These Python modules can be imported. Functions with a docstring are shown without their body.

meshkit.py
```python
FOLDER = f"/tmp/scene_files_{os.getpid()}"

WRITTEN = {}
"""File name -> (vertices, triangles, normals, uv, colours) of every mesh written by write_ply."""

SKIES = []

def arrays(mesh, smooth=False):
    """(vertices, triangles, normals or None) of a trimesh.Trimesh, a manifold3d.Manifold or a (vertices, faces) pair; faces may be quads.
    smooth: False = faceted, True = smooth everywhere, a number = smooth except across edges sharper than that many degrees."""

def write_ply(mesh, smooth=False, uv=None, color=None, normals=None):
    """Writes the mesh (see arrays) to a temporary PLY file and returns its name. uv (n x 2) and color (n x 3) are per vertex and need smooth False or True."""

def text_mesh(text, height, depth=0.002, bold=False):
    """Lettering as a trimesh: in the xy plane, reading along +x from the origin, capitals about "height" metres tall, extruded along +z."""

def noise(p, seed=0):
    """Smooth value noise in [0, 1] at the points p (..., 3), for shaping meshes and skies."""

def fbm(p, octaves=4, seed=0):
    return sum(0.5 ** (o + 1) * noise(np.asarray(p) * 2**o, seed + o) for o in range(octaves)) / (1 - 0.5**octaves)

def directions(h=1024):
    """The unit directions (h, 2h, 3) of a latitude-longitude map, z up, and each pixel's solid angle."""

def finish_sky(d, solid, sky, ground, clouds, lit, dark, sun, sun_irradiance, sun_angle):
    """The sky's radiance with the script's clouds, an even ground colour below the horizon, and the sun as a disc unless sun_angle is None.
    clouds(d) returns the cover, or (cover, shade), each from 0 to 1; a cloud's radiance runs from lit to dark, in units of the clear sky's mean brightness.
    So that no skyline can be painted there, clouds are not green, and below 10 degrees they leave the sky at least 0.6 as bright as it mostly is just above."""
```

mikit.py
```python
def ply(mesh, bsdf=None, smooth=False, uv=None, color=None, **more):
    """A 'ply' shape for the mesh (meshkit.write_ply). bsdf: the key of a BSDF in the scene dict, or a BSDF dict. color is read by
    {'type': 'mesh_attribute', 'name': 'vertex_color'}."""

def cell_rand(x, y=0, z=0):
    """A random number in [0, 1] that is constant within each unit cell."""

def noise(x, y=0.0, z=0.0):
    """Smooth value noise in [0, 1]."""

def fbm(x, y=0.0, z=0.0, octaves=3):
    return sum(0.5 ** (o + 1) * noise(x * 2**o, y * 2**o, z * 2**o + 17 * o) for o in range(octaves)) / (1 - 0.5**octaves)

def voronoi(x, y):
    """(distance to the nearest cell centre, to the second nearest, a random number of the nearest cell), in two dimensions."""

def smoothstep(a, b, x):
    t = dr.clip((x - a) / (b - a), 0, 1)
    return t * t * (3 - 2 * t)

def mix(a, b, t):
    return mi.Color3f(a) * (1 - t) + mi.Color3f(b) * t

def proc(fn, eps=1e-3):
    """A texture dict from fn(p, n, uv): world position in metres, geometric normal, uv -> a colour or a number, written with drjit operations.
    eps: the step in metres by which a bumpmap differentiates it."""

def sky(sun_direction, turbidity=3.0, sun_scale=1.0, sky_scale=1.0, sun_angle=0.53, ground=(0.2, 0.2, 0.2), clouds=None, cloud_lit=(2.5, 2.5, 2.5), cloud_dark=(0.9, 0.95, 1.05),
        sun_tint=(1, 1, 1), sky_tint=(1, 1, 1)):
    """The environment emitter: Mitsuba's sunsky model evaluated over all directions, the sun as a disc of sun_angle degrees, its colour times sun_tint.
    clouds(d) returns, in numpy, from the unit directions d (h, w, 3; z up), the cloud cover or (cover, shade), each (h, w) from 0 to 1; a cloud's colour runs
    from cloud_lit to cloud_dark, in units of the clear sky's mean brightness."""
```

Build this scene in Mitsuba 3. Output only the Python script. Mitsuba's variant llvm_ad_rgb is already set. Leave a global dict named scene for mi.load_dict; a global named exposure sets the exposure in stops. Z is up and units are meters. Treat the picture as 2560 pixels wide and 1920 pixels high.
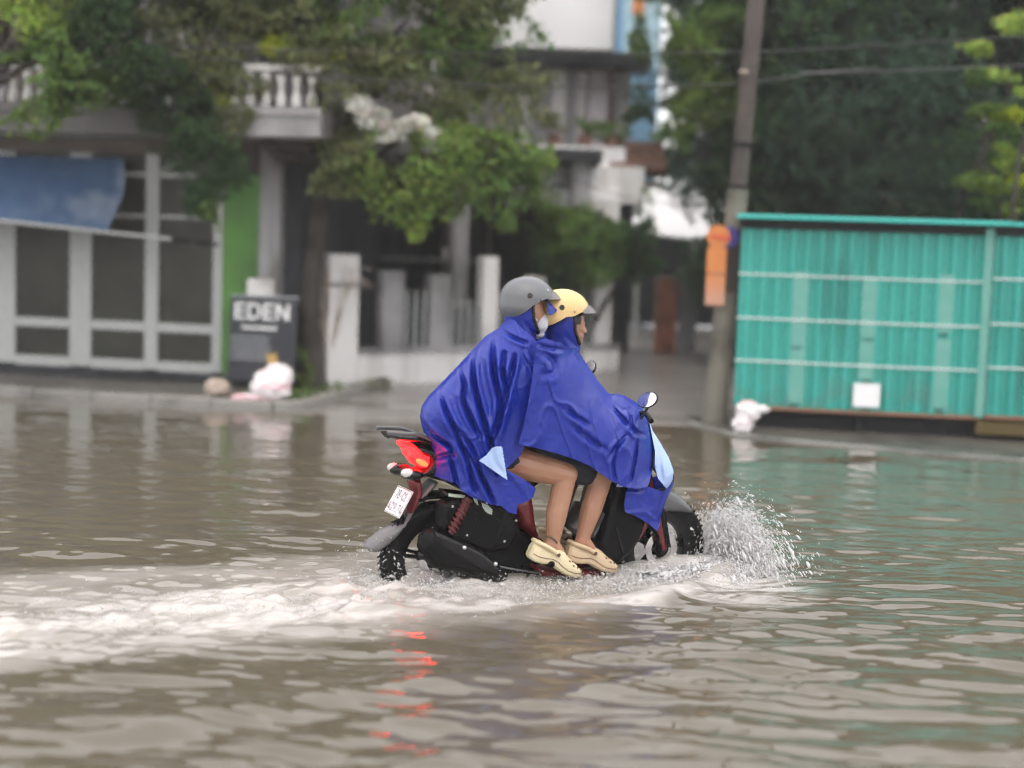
import math, random
import numpy as np
import trimesh, shapely, drjit as dr
import mitsuba as mi
import mikit, meshkit
import manifold3d as m3
from manifold3d import Manifold
from scipy.spatial import Delaunay
from shapely.geometry import Polygon, LineString

T = mi.ScalarTransform4f
scene, labels = {}, {}
PI = math.pi

# ------------------------------------------------------------------ camera, sky, exposure
PITCH, ROLL = math.atan(340 / 3700), math.radians(1.9)
CAM = np.array([0, 0, 1.63])
_f = np.array([0, math.cos(PITCH), -math.sin(PITCH)])
_u0 = np.array([0, math.sin(PITCH), math.cos(PITCH)])
_up = _u0 * math.cos(ROLL) - np.array([1.0, 0, 0]) * math.sin(ROLL)
scene['camera'] = {
    'type': 'thinlens', 'fov': math.degrees(2 * math.atan(1280 / 3700)), 'fov_axis': 'x', 'near_clip': 0.05, 'far_clip': 2000.0,
    'aperture_radius': 0.034, 'focus_distance': 7.5,
    'to_world': T().look_at(origin=CAM.tolist(), target=(CAM + _f).tolist(), up=_up.tolist())}
def overcast(d):
    """An even rain sky: full cover, three times as bright overhead as at the horizon."""
    return np.ones(d.shape[:2]), 1 - np.clip(d[..., 2], 0, 1)
scene['sky'] = mikit.sky([0.15, -0.45, 0.88], turbidity=6, sun_scale=0.12, sun_angle=40, clouds=overcast,
                         cloud_lit=(2.9, 2.88, 2.94), cloud_dark=(1.95, 1.94, 1.98))
exposure = 2.45

# ------------------------------------------------------------------ materials
def rgb(c): return {'type': 'rgb', 'value': [float(x) for x in c]}
def two(b): return {'type': 'twosided', 'bsdf': b}
def prin(c, rough=0.6, spec=0.5, **k):
    return two({'type': 'principled', 'base_color': c if isinstance(c, dict) else rgb(c), 'roughness': rough, 'specular': spec, **k})
def mat(name, b): scene['material_' + name] = b; return 'material_' + name

def grime(base, dark, scale=1.3, lo=0.35, hi=0.75, streak=0.0):
    """A base colour with dirt patches (and rain streaks running down) of their own shape."""
    def fn(p, n, uv):
        a = mikit.fbm(p.x * scale, p.y * scale, p.z * scale, 4)
        t = mikit.smoothstep(lo, hi, a)
        if streak:
            s = mikit.fbm(p.x * 9.0 + p.y * 7.0, p.z * 0.5, 3.0, 3)
            t = dr.clip(t + streak * mikit.smoothstep(0.5, 0.75, s), 0, 1)
        return mikit.mix(base, dark, t)
    return mikit.proc(fn)

M = {}
M['concrete'] = mat('concrete', prin(grime((0.34, 0.33, 0.34), (0.15, 0.145, 0.145), 1.1, streak=0.5), 0.8))
M['white_wall'] = mat('white_wall', prin(grime((0.72, 0.70, 0.69), (0.36, 0.34, 0.32), 1.6, 0.5, 0.85, 0.35), 0.75))
M['white_plain'] = mat('white_plain', prin(grime((0.8, 0.8, 0.81), (0.66, 0.66, 0.67), 0.9, 0.5, 0.9), 0.7))
M['lilac_wall'] = mat('lilac_wall', prin(grime((0.52, 0.48, 0.52), (0.30, 0.27, 0.27), 1.0, 0.45, 0.8, 0.3), 0.8))
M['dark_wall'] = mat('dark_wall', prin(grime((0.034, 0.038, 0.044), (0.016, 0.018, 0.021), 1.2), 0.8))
M['brown_wall'] = mat('brown_wall', prin(grime((0.16, 0.13, 0.11), (0.07, 0.06, 0.055), 1.4), 0.8))
M['blue_wall'] = mat('blue_wall', prin((0.17, 0.33, 0.48), 0.7))
M['pale_blue'] = mat('pale_blue', prin((0.42, 0.62, 0.72), 0.7))
M['green_wall'] = mat('green_wall', prin(grime((0.10, 0.26, 0.05), (0.06, 0.15, 0.035), 1.5), 0.6))
M['brick'] = mat('brick', prin(grime((0.42, 0.15, 0.09), (0.26, 0.10, 0.06), 6.0), 0.85))
M['mortar'] = mat('mortar', prin((0.25, 0.2, 0.17), 0.9))
M['alu'] = mat('alu', prin((0.42, 0.43, 0.42), 0.45))
M['curtain'] = mat('curtain', prin(grime((0.030, 0.031, 0.026), (0.018, 0.018, 0.015), 1.6), 0.9))
M['pane'] = mat('pane', prin(grime((0.052, 0.053, 0.043), (0.034, 0.034, 0.028), 1.6), 0.3, 0.22))
M['dark_void'] = mat('dark_void', prin((0.018, 0.019, 0.02), 0.9))
M['drain'] = mat('drain', prin((0.16, 0.07, 0.05), 0.6))
M['roof_red'] = mat('roof_red', prin(grime((0.22, 0.11, 0.08), (0.12, 0.075, 0.06), 3.0), 0.8))
def tarp_fn(p, n, uv):
    a = mikit.fbm(p.x * 1.6 + 3.1, p.z * 1.9, 1.0, 4)
    b = mikit.smoothstep(0.40, 0.68, mikit.fbm(p.x * 2.9, p.z * 3.1 + 4.0, 7.0, 4))
    g = mikit.fbm(p.x * 9.0, p.z * 7.0, 3.0, 3)
    c = mikit.mix((0.030, 0.075, 0.17), (0.085, 0.15, 0.26), 0.6 * a + 0.4 * g)
    return mikit.mix(c, (0.30, 0.34, 0.40), b * (0.25 + 0.45 * g) * mikit.smoothstep(-5.2, -4.3, p.x + 0.6 * a))
M['tarp'] = mat('tarp', prin(mikit.proc(tarp_fn), 0.6))
M['sign_black'] = mat('sign_black', prin((0.018, 0.02, 0.028), 0.45))
M['paint_white'] = mat('paint_white', prin((0.78, 0.78, 0.78), 0.5))
M['paint_grey'] = mat('paint_grey', prin((0.45, 0.47, 0.5), 0.5))
M['bag'] = mat('bag', prin(mikit.proc(lambda p, n, uv: mikit.mix((0.78, 0.74, 0.75), (0.72, 0.38, 0.42), 0.75 * mikit.smoothstep(0.56, 0.72, mikit.fbm(p.x * 3, p.y * 3, p.z * 14, 2)))), 0.35))
M['sack'] = mat('sack', prin(grime((0.46, 0.38, 0.32), (0.25, 0.2, 0.16), 7.0), 0.8))
M['cardboard'] = mat('cardboard', prin((0.42, 0.27, 0.08), 0.7))
def teal_fn(p, n, uv):
    a = mikit.fbm(p.x * 1.5, p.z * 1.3, 2.0, 4)
    c = mikit.mix((0.026, 0.285, 0.240), (0.044, 0.37, 0.312), a)
    s = mikit.smoothstep(0.55, 0.8, mikit.fbm(p.x * 11.0, p.z * 0.8, 5.0, 3))
    low = mikit.smoothstep(0.50, 0.75, mikit.fbm(p.x * 4.0, p.z * 5.0, 9.0, 3)) * mikit.smoothstep(0.8, 0.2, p.z)
    return mikit.mix(mikit.mix(c, (0.018, 0.17, 0.145), s * 0.7), (0.10, 0.22, 0.19), low * 0.6)
M['teal'] = mat('teal', prin(mikit.proc(teal_fn), 0.35))
M['teal_cap'] = mat('teal_cap', prin((0.05, 0.46, 0.41), 0.3))
M['tape'] = mat('tape', prin(mikit.proc(lambda p, n, uv: mikit.mix((0.10, 0.34, 0.29), (0.16, 0.38, 0.33), mikit.fbm(p.x * 4, p.z * 14, 1.0, 3))), 0.4))
M['rust'] = mat('rust', prin((0.26, 0.13, 0.08), 0.8))
M['wood_yellow'] = mat('wood_yellow', prin((0.10, 0.07, 0.022), 0.7))
M['pole'] = mat('pole', prin(grime((0.088, 0.072, 0.065), (0.05, 0.042, 0.038), 2.5, streak=0.4), 0.8))
M['pole_base'] = mat('pole_base', prin(grime((0.18, 0.168, 0.138), (0.085, 0.08, 0.064), 2.5, streak=0.5), 0.85))
M['orange'] = mat('orange', prin(mikit.proc(lambda p, n, uv: mikit.mix((0.60, 0.21, 0.06), (0.52, 0.28, 0.19), mikit.smoothstep(1.55, 1.25, p.z + 0.1 * mikit.noise(p.x * 9, p.z * 9, 0)))), 0.5))
M['sign_red'] = mat('sign_red', prin((0.65, 0.06, 0.05), 0.4))
M['sign_blue'] = mat('sign_blue', prin((0.06, 0.05, 0.28), 0.4))
M['cable'] = mat('cable', prin((0.02, 0.02, 0.02), 0.6))
M['cable_grey'] = mat('cable_grey', prin((0.10, 0.10, 0.105), 0.6))
M['bark'] = mat('bark', prin(grime((0.060, 0.052, 0.044), (0.03, 0.027, 0.023), 5.0), 0.9))
def ground_fn(p, n, uv):
    a = mikit.fbm(p.x * 1.1, p.y * 0.8, 0.5, 4)
    c = mikit.mix((0.10, 0.092, 0.085), (0.19, 0.178, 0.168), a)
    return mikit.mix(c, (0.20, 0.18, 0.165), mikit.smoothstep(0.55, 0.7, mikit.fbm(p.x * 0.7 + 9, p.y * 2.2, 2.0, 3)) * 0.7)
M['asphalt'] = mat('asphalt', prin(mikit.proc(ground_fn), 0.28, 0.7))
M['pavement'] = mat('pavement', prin(grime((0.085, 0.078, 0.068), (0.045, 0.041, 0.036), 2.0), 0.4, 0.5))
M['kerb'] = mat('kerb', prin(grime((0.22, 0.21, 0.195), (0.10, 0.097, 0.09), 3.0), 0.5))

def leaf_mat(name):
    return mat(name, {'type': 'principledthin', 'base_color': {'type': 'mesh_attribute', 'name': 'vertex_color'}, 'roughness': 0.55, 'diff_trans': 1.0, 'spec_trans': 0.0, 'eta': 1.3})
M['leaf'] = leaf_mat('leaf')

# the scooter's frame: u along its heading, w to its right (towards the camera), z up from the water
HEAD = math.radians(25)
U = np.array([math.cos(HEAD), math.sin(HEAD), 0]); WV = np.array([math.sin(HEAD), -math.cos(HEAD), 0])
P0 = np.array([-0.3549, 7.1669, 0])
def S(u, w, z):
    u, w, z = np.broadcast_arrays(np.asarray(u, float), np.asarray(w, float), np.asarray(z, float))
    return P0 + u[..., None] * U + w[..., None] * WV + z[..., None] * np.array([0, 0, 1.0])
S4 = np.eye(4); S4[:3, 0] = U; S4[:3, 1] = -WV; S4[:3, 2] = [0, 0, 1]; S4[:3, 3] = P0     # local (u, -w, z) is right-handed

def foam_weight(p):
    """Where churned, air-filled water lies: the bow wave round the front wheel and the trail behind the scooter (world metres)."""
    dx, dy = p.x - float(P0[0]), p.y - float(P0[1])
    u = dx * float(U[0]) + dy * float(U[1]); w = dx * float(WV[0]) + dy * float(WV[1])
    warp = mikit.fbm(u * 2.2, w * 3.0, 4.0, 3) - 0.5
    fine = mikit.fbm(u * 7.0 + warp * 2.0, w * 24.0, 8.0, 4)
    mid = mikit.fbm(u * 3.2, w * 8.0, 2.0, 3)
    side = dr.abs(w - 0.12)
    hw = dr.minimum(0.76 * dr.sqrt(dr.clip((1.66 - u) / 0.9, 0, 1)) + 0.02, 0.76) + 0.05 * dr.clip(-u, 0, 4)
    halo = mikit.smoothstep(0.16, -0.16, side + warp * 0.5 - hw) 
    edge = mikit.smoothstep(0.22, 0.0, dr.abs(side + warp * 0.25 - hw + 0.16)) * mikit.smoothstep(0.1, 0.7, u) * mikit.smoothstep(1.75, 1.5, u)
    front = 1.1 * mikit.smoothstep(0.66, 0.26, dr.sqrt(dr.square((u - 1.38) * 0.9) + dr.square((w - 0.34) * 0.85)) + warp * 0.3)
    trail = mikit.smoothstep(0.46, 0.12, dr.abs(w - 0.22 + 0.06 * u) + warp * 0.55) * mikit.smoothstep(0.55, 0.0, u)
    trail2 = mikit.smoothstep(0.17, 0.02, dr.abs(w - 0.48 + 0.09 * u + warp * 0.35)) * mikit.smoothstep(-0.4, -1.0, u)
    core = dr.clip(edge + front + trail + trail2, 0, 1)
    lace = mikit.smoothstep(0.42, 0.62, 0.55 * fine + 0.45 * mid)
    out = mikit.smoothstep(1.86, 1.62, u)
    return out * dr.clip(halo * (0.16 + 0.40 * mid) + core * (0.14 + 0.80 * lace), 0, 0.97)
scene['material_water_plain'] = {'type': 'plastic', 'diffuse_reflectance': {'type': 'rgb', 'value': [0.150, 0.128, 0.096]}, 'int_ior': 1.33, 'nonlinear': False}
scene['material_foam'] = {'type': 'roughplastic', 'diffuse_reflectance': {'type': 'rgb', 'value': [0.70, 0.67, 0.65]}, 'int_ior': 1.33, 'alpha': 0.25}
M['water'] = mat('water', {'type': 'twosided', 'bsdf': {'type': 'blendbsdf', 'weight': mikit.proc(lambda p, n, uv: foam_weight(p)),
    'a': {'type': 'plastic', 'diffuse_reflectance': rgb((0.108, 0.092, 0.066)), 'int_ior': 1.5},
    'b': {'type': 'roughplastic', 'diffuse_reflectance': rgb((0.56, 0.53, 0.50)), 'int_ior': 1.33, 'alpha': 0.25}}})
del scene['material_water_plain'], scene['material_foam']
M['drop'] = mat('drop', {'type': 'principled', 'base_color': rgb((0.90, 0.895, 0.89)), 'roughness': 0.15, 'spec_trans': 0.4, 'eta': 1.33})

# scooter and riders
M['black_gloss'] = mat('black_gloss', prin((0.004, 0.004, 0.005), 0.25, 0.35, clearcoat=0.15))
M['black_matt'] = mat('black_matt', prin((0.004, 0.004, 0.0045), mikit.proc(lambda p, n, uv: 0.22 + 0.35 * mikit.fbm(p.x * 30, p.y * 30, p.z * 30, 3)), 0.15))
M['rubber'] = mat('rubber', prin((0.005, 0.005, 0.0055), 0.6, 0.2))
M['maroon'] = mat('maroon', prin((0.115, 0.010, 0.012), 0.3, 0.5, clearcoat=0.4))
M['grey_plastic'] = mat('grey_plastic', prin((0.14, 0.135, 0.14), 0.45))
M['grey_fender'] = mat('grey_fender', prin((0.10, 0.10, 0.104), 0.28, 0.6))
M['chrome'] = mat('chrome', prin((0.7, 0.7, 0.7), 0.15, metallic=1.0))
M['mirror_glass'] = mat('mirror_glass', prin((0.9, 0.9, 0.92), 0.03, metallic=1.0))
M['red_spring'] = mat('red_spring', prin((0.08, 0.010, 0.010), 0.45))
M['lens_red'] = mat('lens_red', prin((0.32, 0.008, 0.008), 0.12))
M['lens_clear'] = mat('lens_clear', prin((0.55, 0.54, 0.52), 0.2))
M['sticker'] = mat('sticker', prin((0.46, 0.52, 0.45), 0.4))
M['plate_white'] = mat('plate_white', prin((0.66, 0.68, 0.70), 0.4))
M['plate_text'] = mat('plate_text', prin((0.16, 0.09, 0.09), 0.5))
def cloth_fn(p, n, uv):
    a = mikit.fbm(p.x * 5.0, p.y * 5.0, p.z * 5.0, 4)
    spot = mikit.smoothstep(0.80, 0.86, mikit.noise(p.x * 60, p.y * 60, p.z * 60))
    return mikit.mix(mikit.mix((0.005, 0.016, 0.215), (0.009, 0.025, 0.285), a), (0.004, 0.011, 0.14), spot * 0.4)
M['poncho'] = mat('poncho', prin(mikit.proc(cloth_fn), mikit.proc(lambda p, n, uv: 0.28 + 0.30 * mikit.smoothstep(0.35, 0.65, mikit.fbm(p.x * 9, p.y * 9, p.z * 9, 3))), 0.45))
M['hood'] = mat('hood', prin((0.025, 0.026, 0.33), 0.45, 0.4))
M['lining'] = mat('lining', prin((0.36, 0.48, 0.74), 0.5, 0.4))
def skin_fn(p, n, uv):
    return mikit.mix(mikit.mix((0.40, 0.215, 0.135), (0.30, 0.150, 0.092), mikit.fbm(p.x * 12, p.y * 12, p.z * 12, 4)), (0.40, 0.165, 0.115), 0.6 * mikit.smoothstep(0.55, 0.75, mikit.fbm(p.x * 7 + 3, p.y * 7, p.z * 7, 2)))
M['skin'] = mat('skin', prin(mikit.proc(skin_fn), mikit.proc(lambda p, n, uv: 0.22 + 0.35 * mikit.smoothstep(0.3, 0.65, mikit.fbm(p.x * 20, p.y * 20, p.z * 9, 3))), 0.5))
M['hair'] = mat('hair', prin((0.014, 0.011, 0.010), 0.5))
M['lip'] = mat('lip', prin((0.34, 0.13, 0.10), 0.45))
M['tattoo'] = mat('tattoo', prin((0.06, 0.055, 0.05), 0.6))
M['shorts'] = mat('shorts', prin((0.016, 0.018, 0.026), 0.85))
M['mask'] = mat('mask', prin((0.50, 0.50, 0.56), 0.8))
M['helmet_grey'] = mat('helmet_grey', prin((0.125, 0.13, 0.14), 0.38, 0.5, clearcoat=0.6))
M['helmet_cream'] = mat('helmet_cream', prin((0.70, 0.48, 0.21), 0.35, 0.5, clearcoat=0.4))
M['visor'] = mat('visor', prin((0.16, 0.145, 0.15), 0.25, 0.6))
M['helmet_vent'] = mat('helmet_vent', prin((0.025, 0.02, 0.02), 0.6))
M['clog'] = mat('clog', prin((0.62, 0.54, 0.35), 0.55, 0.4))
M['clog_tan'] = mat('clog_tan', prin((0.52, 0.40, 0.26), 0.55, 0.4))
M['clog_hole'] = mat('clog_hole', prin((0.12, 0.05, 0.04), 0.7))

# ------------------------------------------------------------------ helpers
COUNT = {}
def key_for(name):
    if name not in COUNT: COUNT[name] = 0; return name
    COUNT[name] += 1; return f'{name}_{COUNT[name]:03d}'
def tag(key, label, cat=None, group=None, kind=None):
    d = {}
    if label: d['label'] = label
    if cat: d['category'] = cat
    if group: d['group'] = group
    if kind: d['kind'] = kind
    labels[key] = d
    return key
def thing(name, label, cat, group=None):
    return tag(key_for(name), label, cat, group)
def put(name, mesh, m, parent=None, smooth=False, label=None, **kw):
    """ONE shape entry; a part when a parent is given."""
    key = key_for(parent + '__' + name if parent else name)
    if isinstance(mesh, (list, tuple)) and not isinstance(mesh[0], np.ndarray): mesh = join(mesh)
    scene[key] = mikit.ply(mesh, M[m], smooth=smooth, **kw)
    if label: labels[key] = {'label': label}
    return key
def join(ms): return trimesh.util.concatenate([to_tm(m) for m in ms])
def to_tm(m):
    if isinstance(m, trimesh.Trimesh): return m
    if hasattr(m, 'to_mesh'):
        a = m.to_mesh(); return trimesh.Trimesh(np.array(a.vert_properties[:, :3]), np.array(a.tri_verts), process=False)
    return trimesh.Trimesh(m[0], m[1], process=False)
def xf(mesh, M4):
    mesh = to_tm(mesh).copy(); mesh.apply_transform(M4); return mesh
def box(x0, x1, y0, y1, z0, z1, bev=0.0):
    if bev:
        c = [Manifold.sphere(bev, 8).translate((x, y, z)) for x in (x0 + bev, x1 - bev) for y in (y0 + bev, y1 - bev) for z in (z0 + bev, z1 - bev)]
        return to_tm(Manifold.batch_hull(c))
    b = trimesh.creation.box((x1 - x0, y1 - y0, z1 - z0)); b.apply_translation(((x0 + x1) / 2, (y0 + y1) / 2, (z0 + z1) / 2)); return b
def tube(pts, r, n=10, closed=False):
    """A swept tube through points (k,3) with radius r (number or list), capped."""
    P = np.asarray(pts, float); k = len(P); r = np.broadcast_to(np.asarray(r, float), (k,))
    t = np.gradient(P, axis=0); t /= np.linalg.norm(t, axis=1, keepdims=True) + 1e-12
    ref = np.array([0, 0, 1.0]) if abs(t[0, 2]) < 0.9 else np.array([1.0, 0, 0])
    a = np.arange(n) * 2 * PI / n; V = []
    x = np.cross(ref, t[0]); x /= np.linalg.norm(x)
    for i in range(k):
        x = x - t[i] * (x @ t[i]); x /= np.linalg.norm(x); y = np.cross(t[i], x)
        V.append(P[i] + r[i] * (np.cos(a)[:, None] * x + np.sin(a)[:, None] * y))
    V = np.vstack(V + [P[:1], P[-1:]]); F = []
    j = np.arange(n); jn = (j + 1) % n
    for i in range(k - 1):
        F += [np.stack([i * n + j, i * n + jn, (i + 1) * n + jn], 1), np.stack([i * n + j, (i + 1) * n + jn, (i + 1) * n + j], 1)]
    F += [np.stack([jn, j, j * 0 + k * n], 1), np.stack([(k - 1) * n + j, (k - 1) * n + jn, j * 0 + k * n + 1], 1)]
    return trimesh.Trimesh(V, np.vstack(F), process=False)
def loft(rings, cap=True, closed=True):
    """Surface through rings, an array (k, n, 3)."""
    R = np.asarray(rings, float); k, n = R.shape[:2]; V = R.reshape(-1, 3); F = []
    j = np.arange(n if closed else n - 1); jn = (j + 1) % n
    for i in range(k - 1):
        F += [np.stack([i * n + j, i * n + jn, (i + 1) * n + jn], 1), np.stack([i * n + j, (i + 1) * n + jn, (i + 1) * n + j], 1)]
    if cap:
        V = np.vstack([V, R[0].mean(0)[None], R[-1].mean(0)[None]])
        F += [np.stack([jn, j, j * 0 + k * n], 1), np.stack([(k - 1) * n + j, (k - 1) * n + jn, j * 0 + k * n + 1], 1)]
    return trimesh.Trimesh(V, np.vstack(F), process=False)
def ell(c, r, seg=24):
    return Manifold.sphere(1.0, seg).scale(tuple(map(float, r))).translate(tuple(map(float, c)))
def limb(pts, rad, seg=14):
    s = [Manifold.sphere(float(r), seg).translate(tuple(map(float, p))) for p, r in zip(pts, rad)]
    return [Manifold.batch_hull([s[i], s[i + 1]]) for i in range(len(s) - 1)]
def blend_mesh(parts, length=0.012, it=10):
    m = Manifold.batch_boolean(parts, m3.OpType.Add).refine_to_length(length)
    t = to_tm(m); t.merge_vertices(); trimesh.smoothing.filter_taubin(t, iterations=it); return t

def catmull(P, n=6, closed=False):
    P = np.asarray(P, float); k = len(P); out = []
    for i in range(k if closed else k - 1):
        a, b, c, d = (P[(i + o) % k] if closed else P[min(max(i + o, 0), k - 1)] for o in (-1, 0, 1, 2))
        for t in np.arange(n) / n:
            out.append(0.5 * (2 * b + (c - a) * t + (2 * a - 5 * b + 4 * c - d) * t * t + (3 * b - a - 3 * c + d) * t ** 3))
    if not closed: out.append(P[-1])
    return np.array(out)
def planar(poly, res):
    """Triangulate the inside of a closed outline (k,2): points, triangles, and the number of outline points, which come first in order."""
    pg = Polygon(poly).buffer(0)
    if pg.geom_type != 'Polygon': pg = max(pg.geoms, key=lambda g: g.area)
    L = pg.exterior.length; nb = max(12, int(L / res))
    b = np.array([pg.exterior.interpolate(i * L / nb).coords[0] for i in range(nb)])
    if not pg.exterior.is_ccw: b = b[::-1]
    x0, y0, x1, y1 = pg.bounds
    gx, gy = np.meshgrid(np.arange(x0, x1, res), np.arange(y0, y1, res * 0.866))
    gx = gx + (np.arange(gx.shape[0]) % 2)[:, None] * res / 2
    g = np.stack([gx.ravel(), gy.ravel()], 1)
    inner = pg.buffer(-0.55 * res)
    g = g[shapely.contains_xy(inner, g[:, 0], g[:, 1])] if not inner.is_empty else g[:0]
    P = np.vstack([b, g]); t = Delaunay(P).simplices
    c = P[t].mean(1); t = t[shapely.contains_xy(pg, c[:, 0], c[:, 1])]
    area = np.cross(P[t[:, 1]] - P[t[:, 0]], P[t[:, 2]] - P[t[:, 0]])
    t = np.where((area < 0)[:, None], t[:, ::-1], t); t = t[np.abs(area) > 1e-9]
    return P, t, nb
def puff(outline, half, R, res=0.015, w0=0.0, rim=0.3, smooth_outline=0, taper=None):
    """A solid from a side outline in (u, z): rounded towards its rim, half thickness 'half', centred on w0, in the scooter's frame."""
    if smooth_outline: outline = catmull(outline, smooth_outline, True)
    P, t, nb = planar(outline, res)
    d = shapely.distance(shapely.points(P), LineString(np.vstack([P[:nb], P[:1]])))
    s = np.clip(d / R, 0, 1); prof = rim + (1 - rim) * np.sqrt(np.clip(1 - (1 - s) ** 2, 0, 1))
    h = half * prof * (taper(P[:, 0], P[:, 1]) if taper else 1)
    n = len(P); V = np.vstack([S(P[:, 0], w0 + h, P[:, 1]), S(P[:, 0], w0 - h, P[:, 1])])
    b = np.arange(nb); bn = (b + 1) % nb
    F = np.vstack([t, t[:, ::-1] + n, np.stack([b, b + n, bn + n], 1), np.stack([b, bn + n, bn], 1)])
    return trimesh.Trimesh(V, F, process=False)
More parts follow.
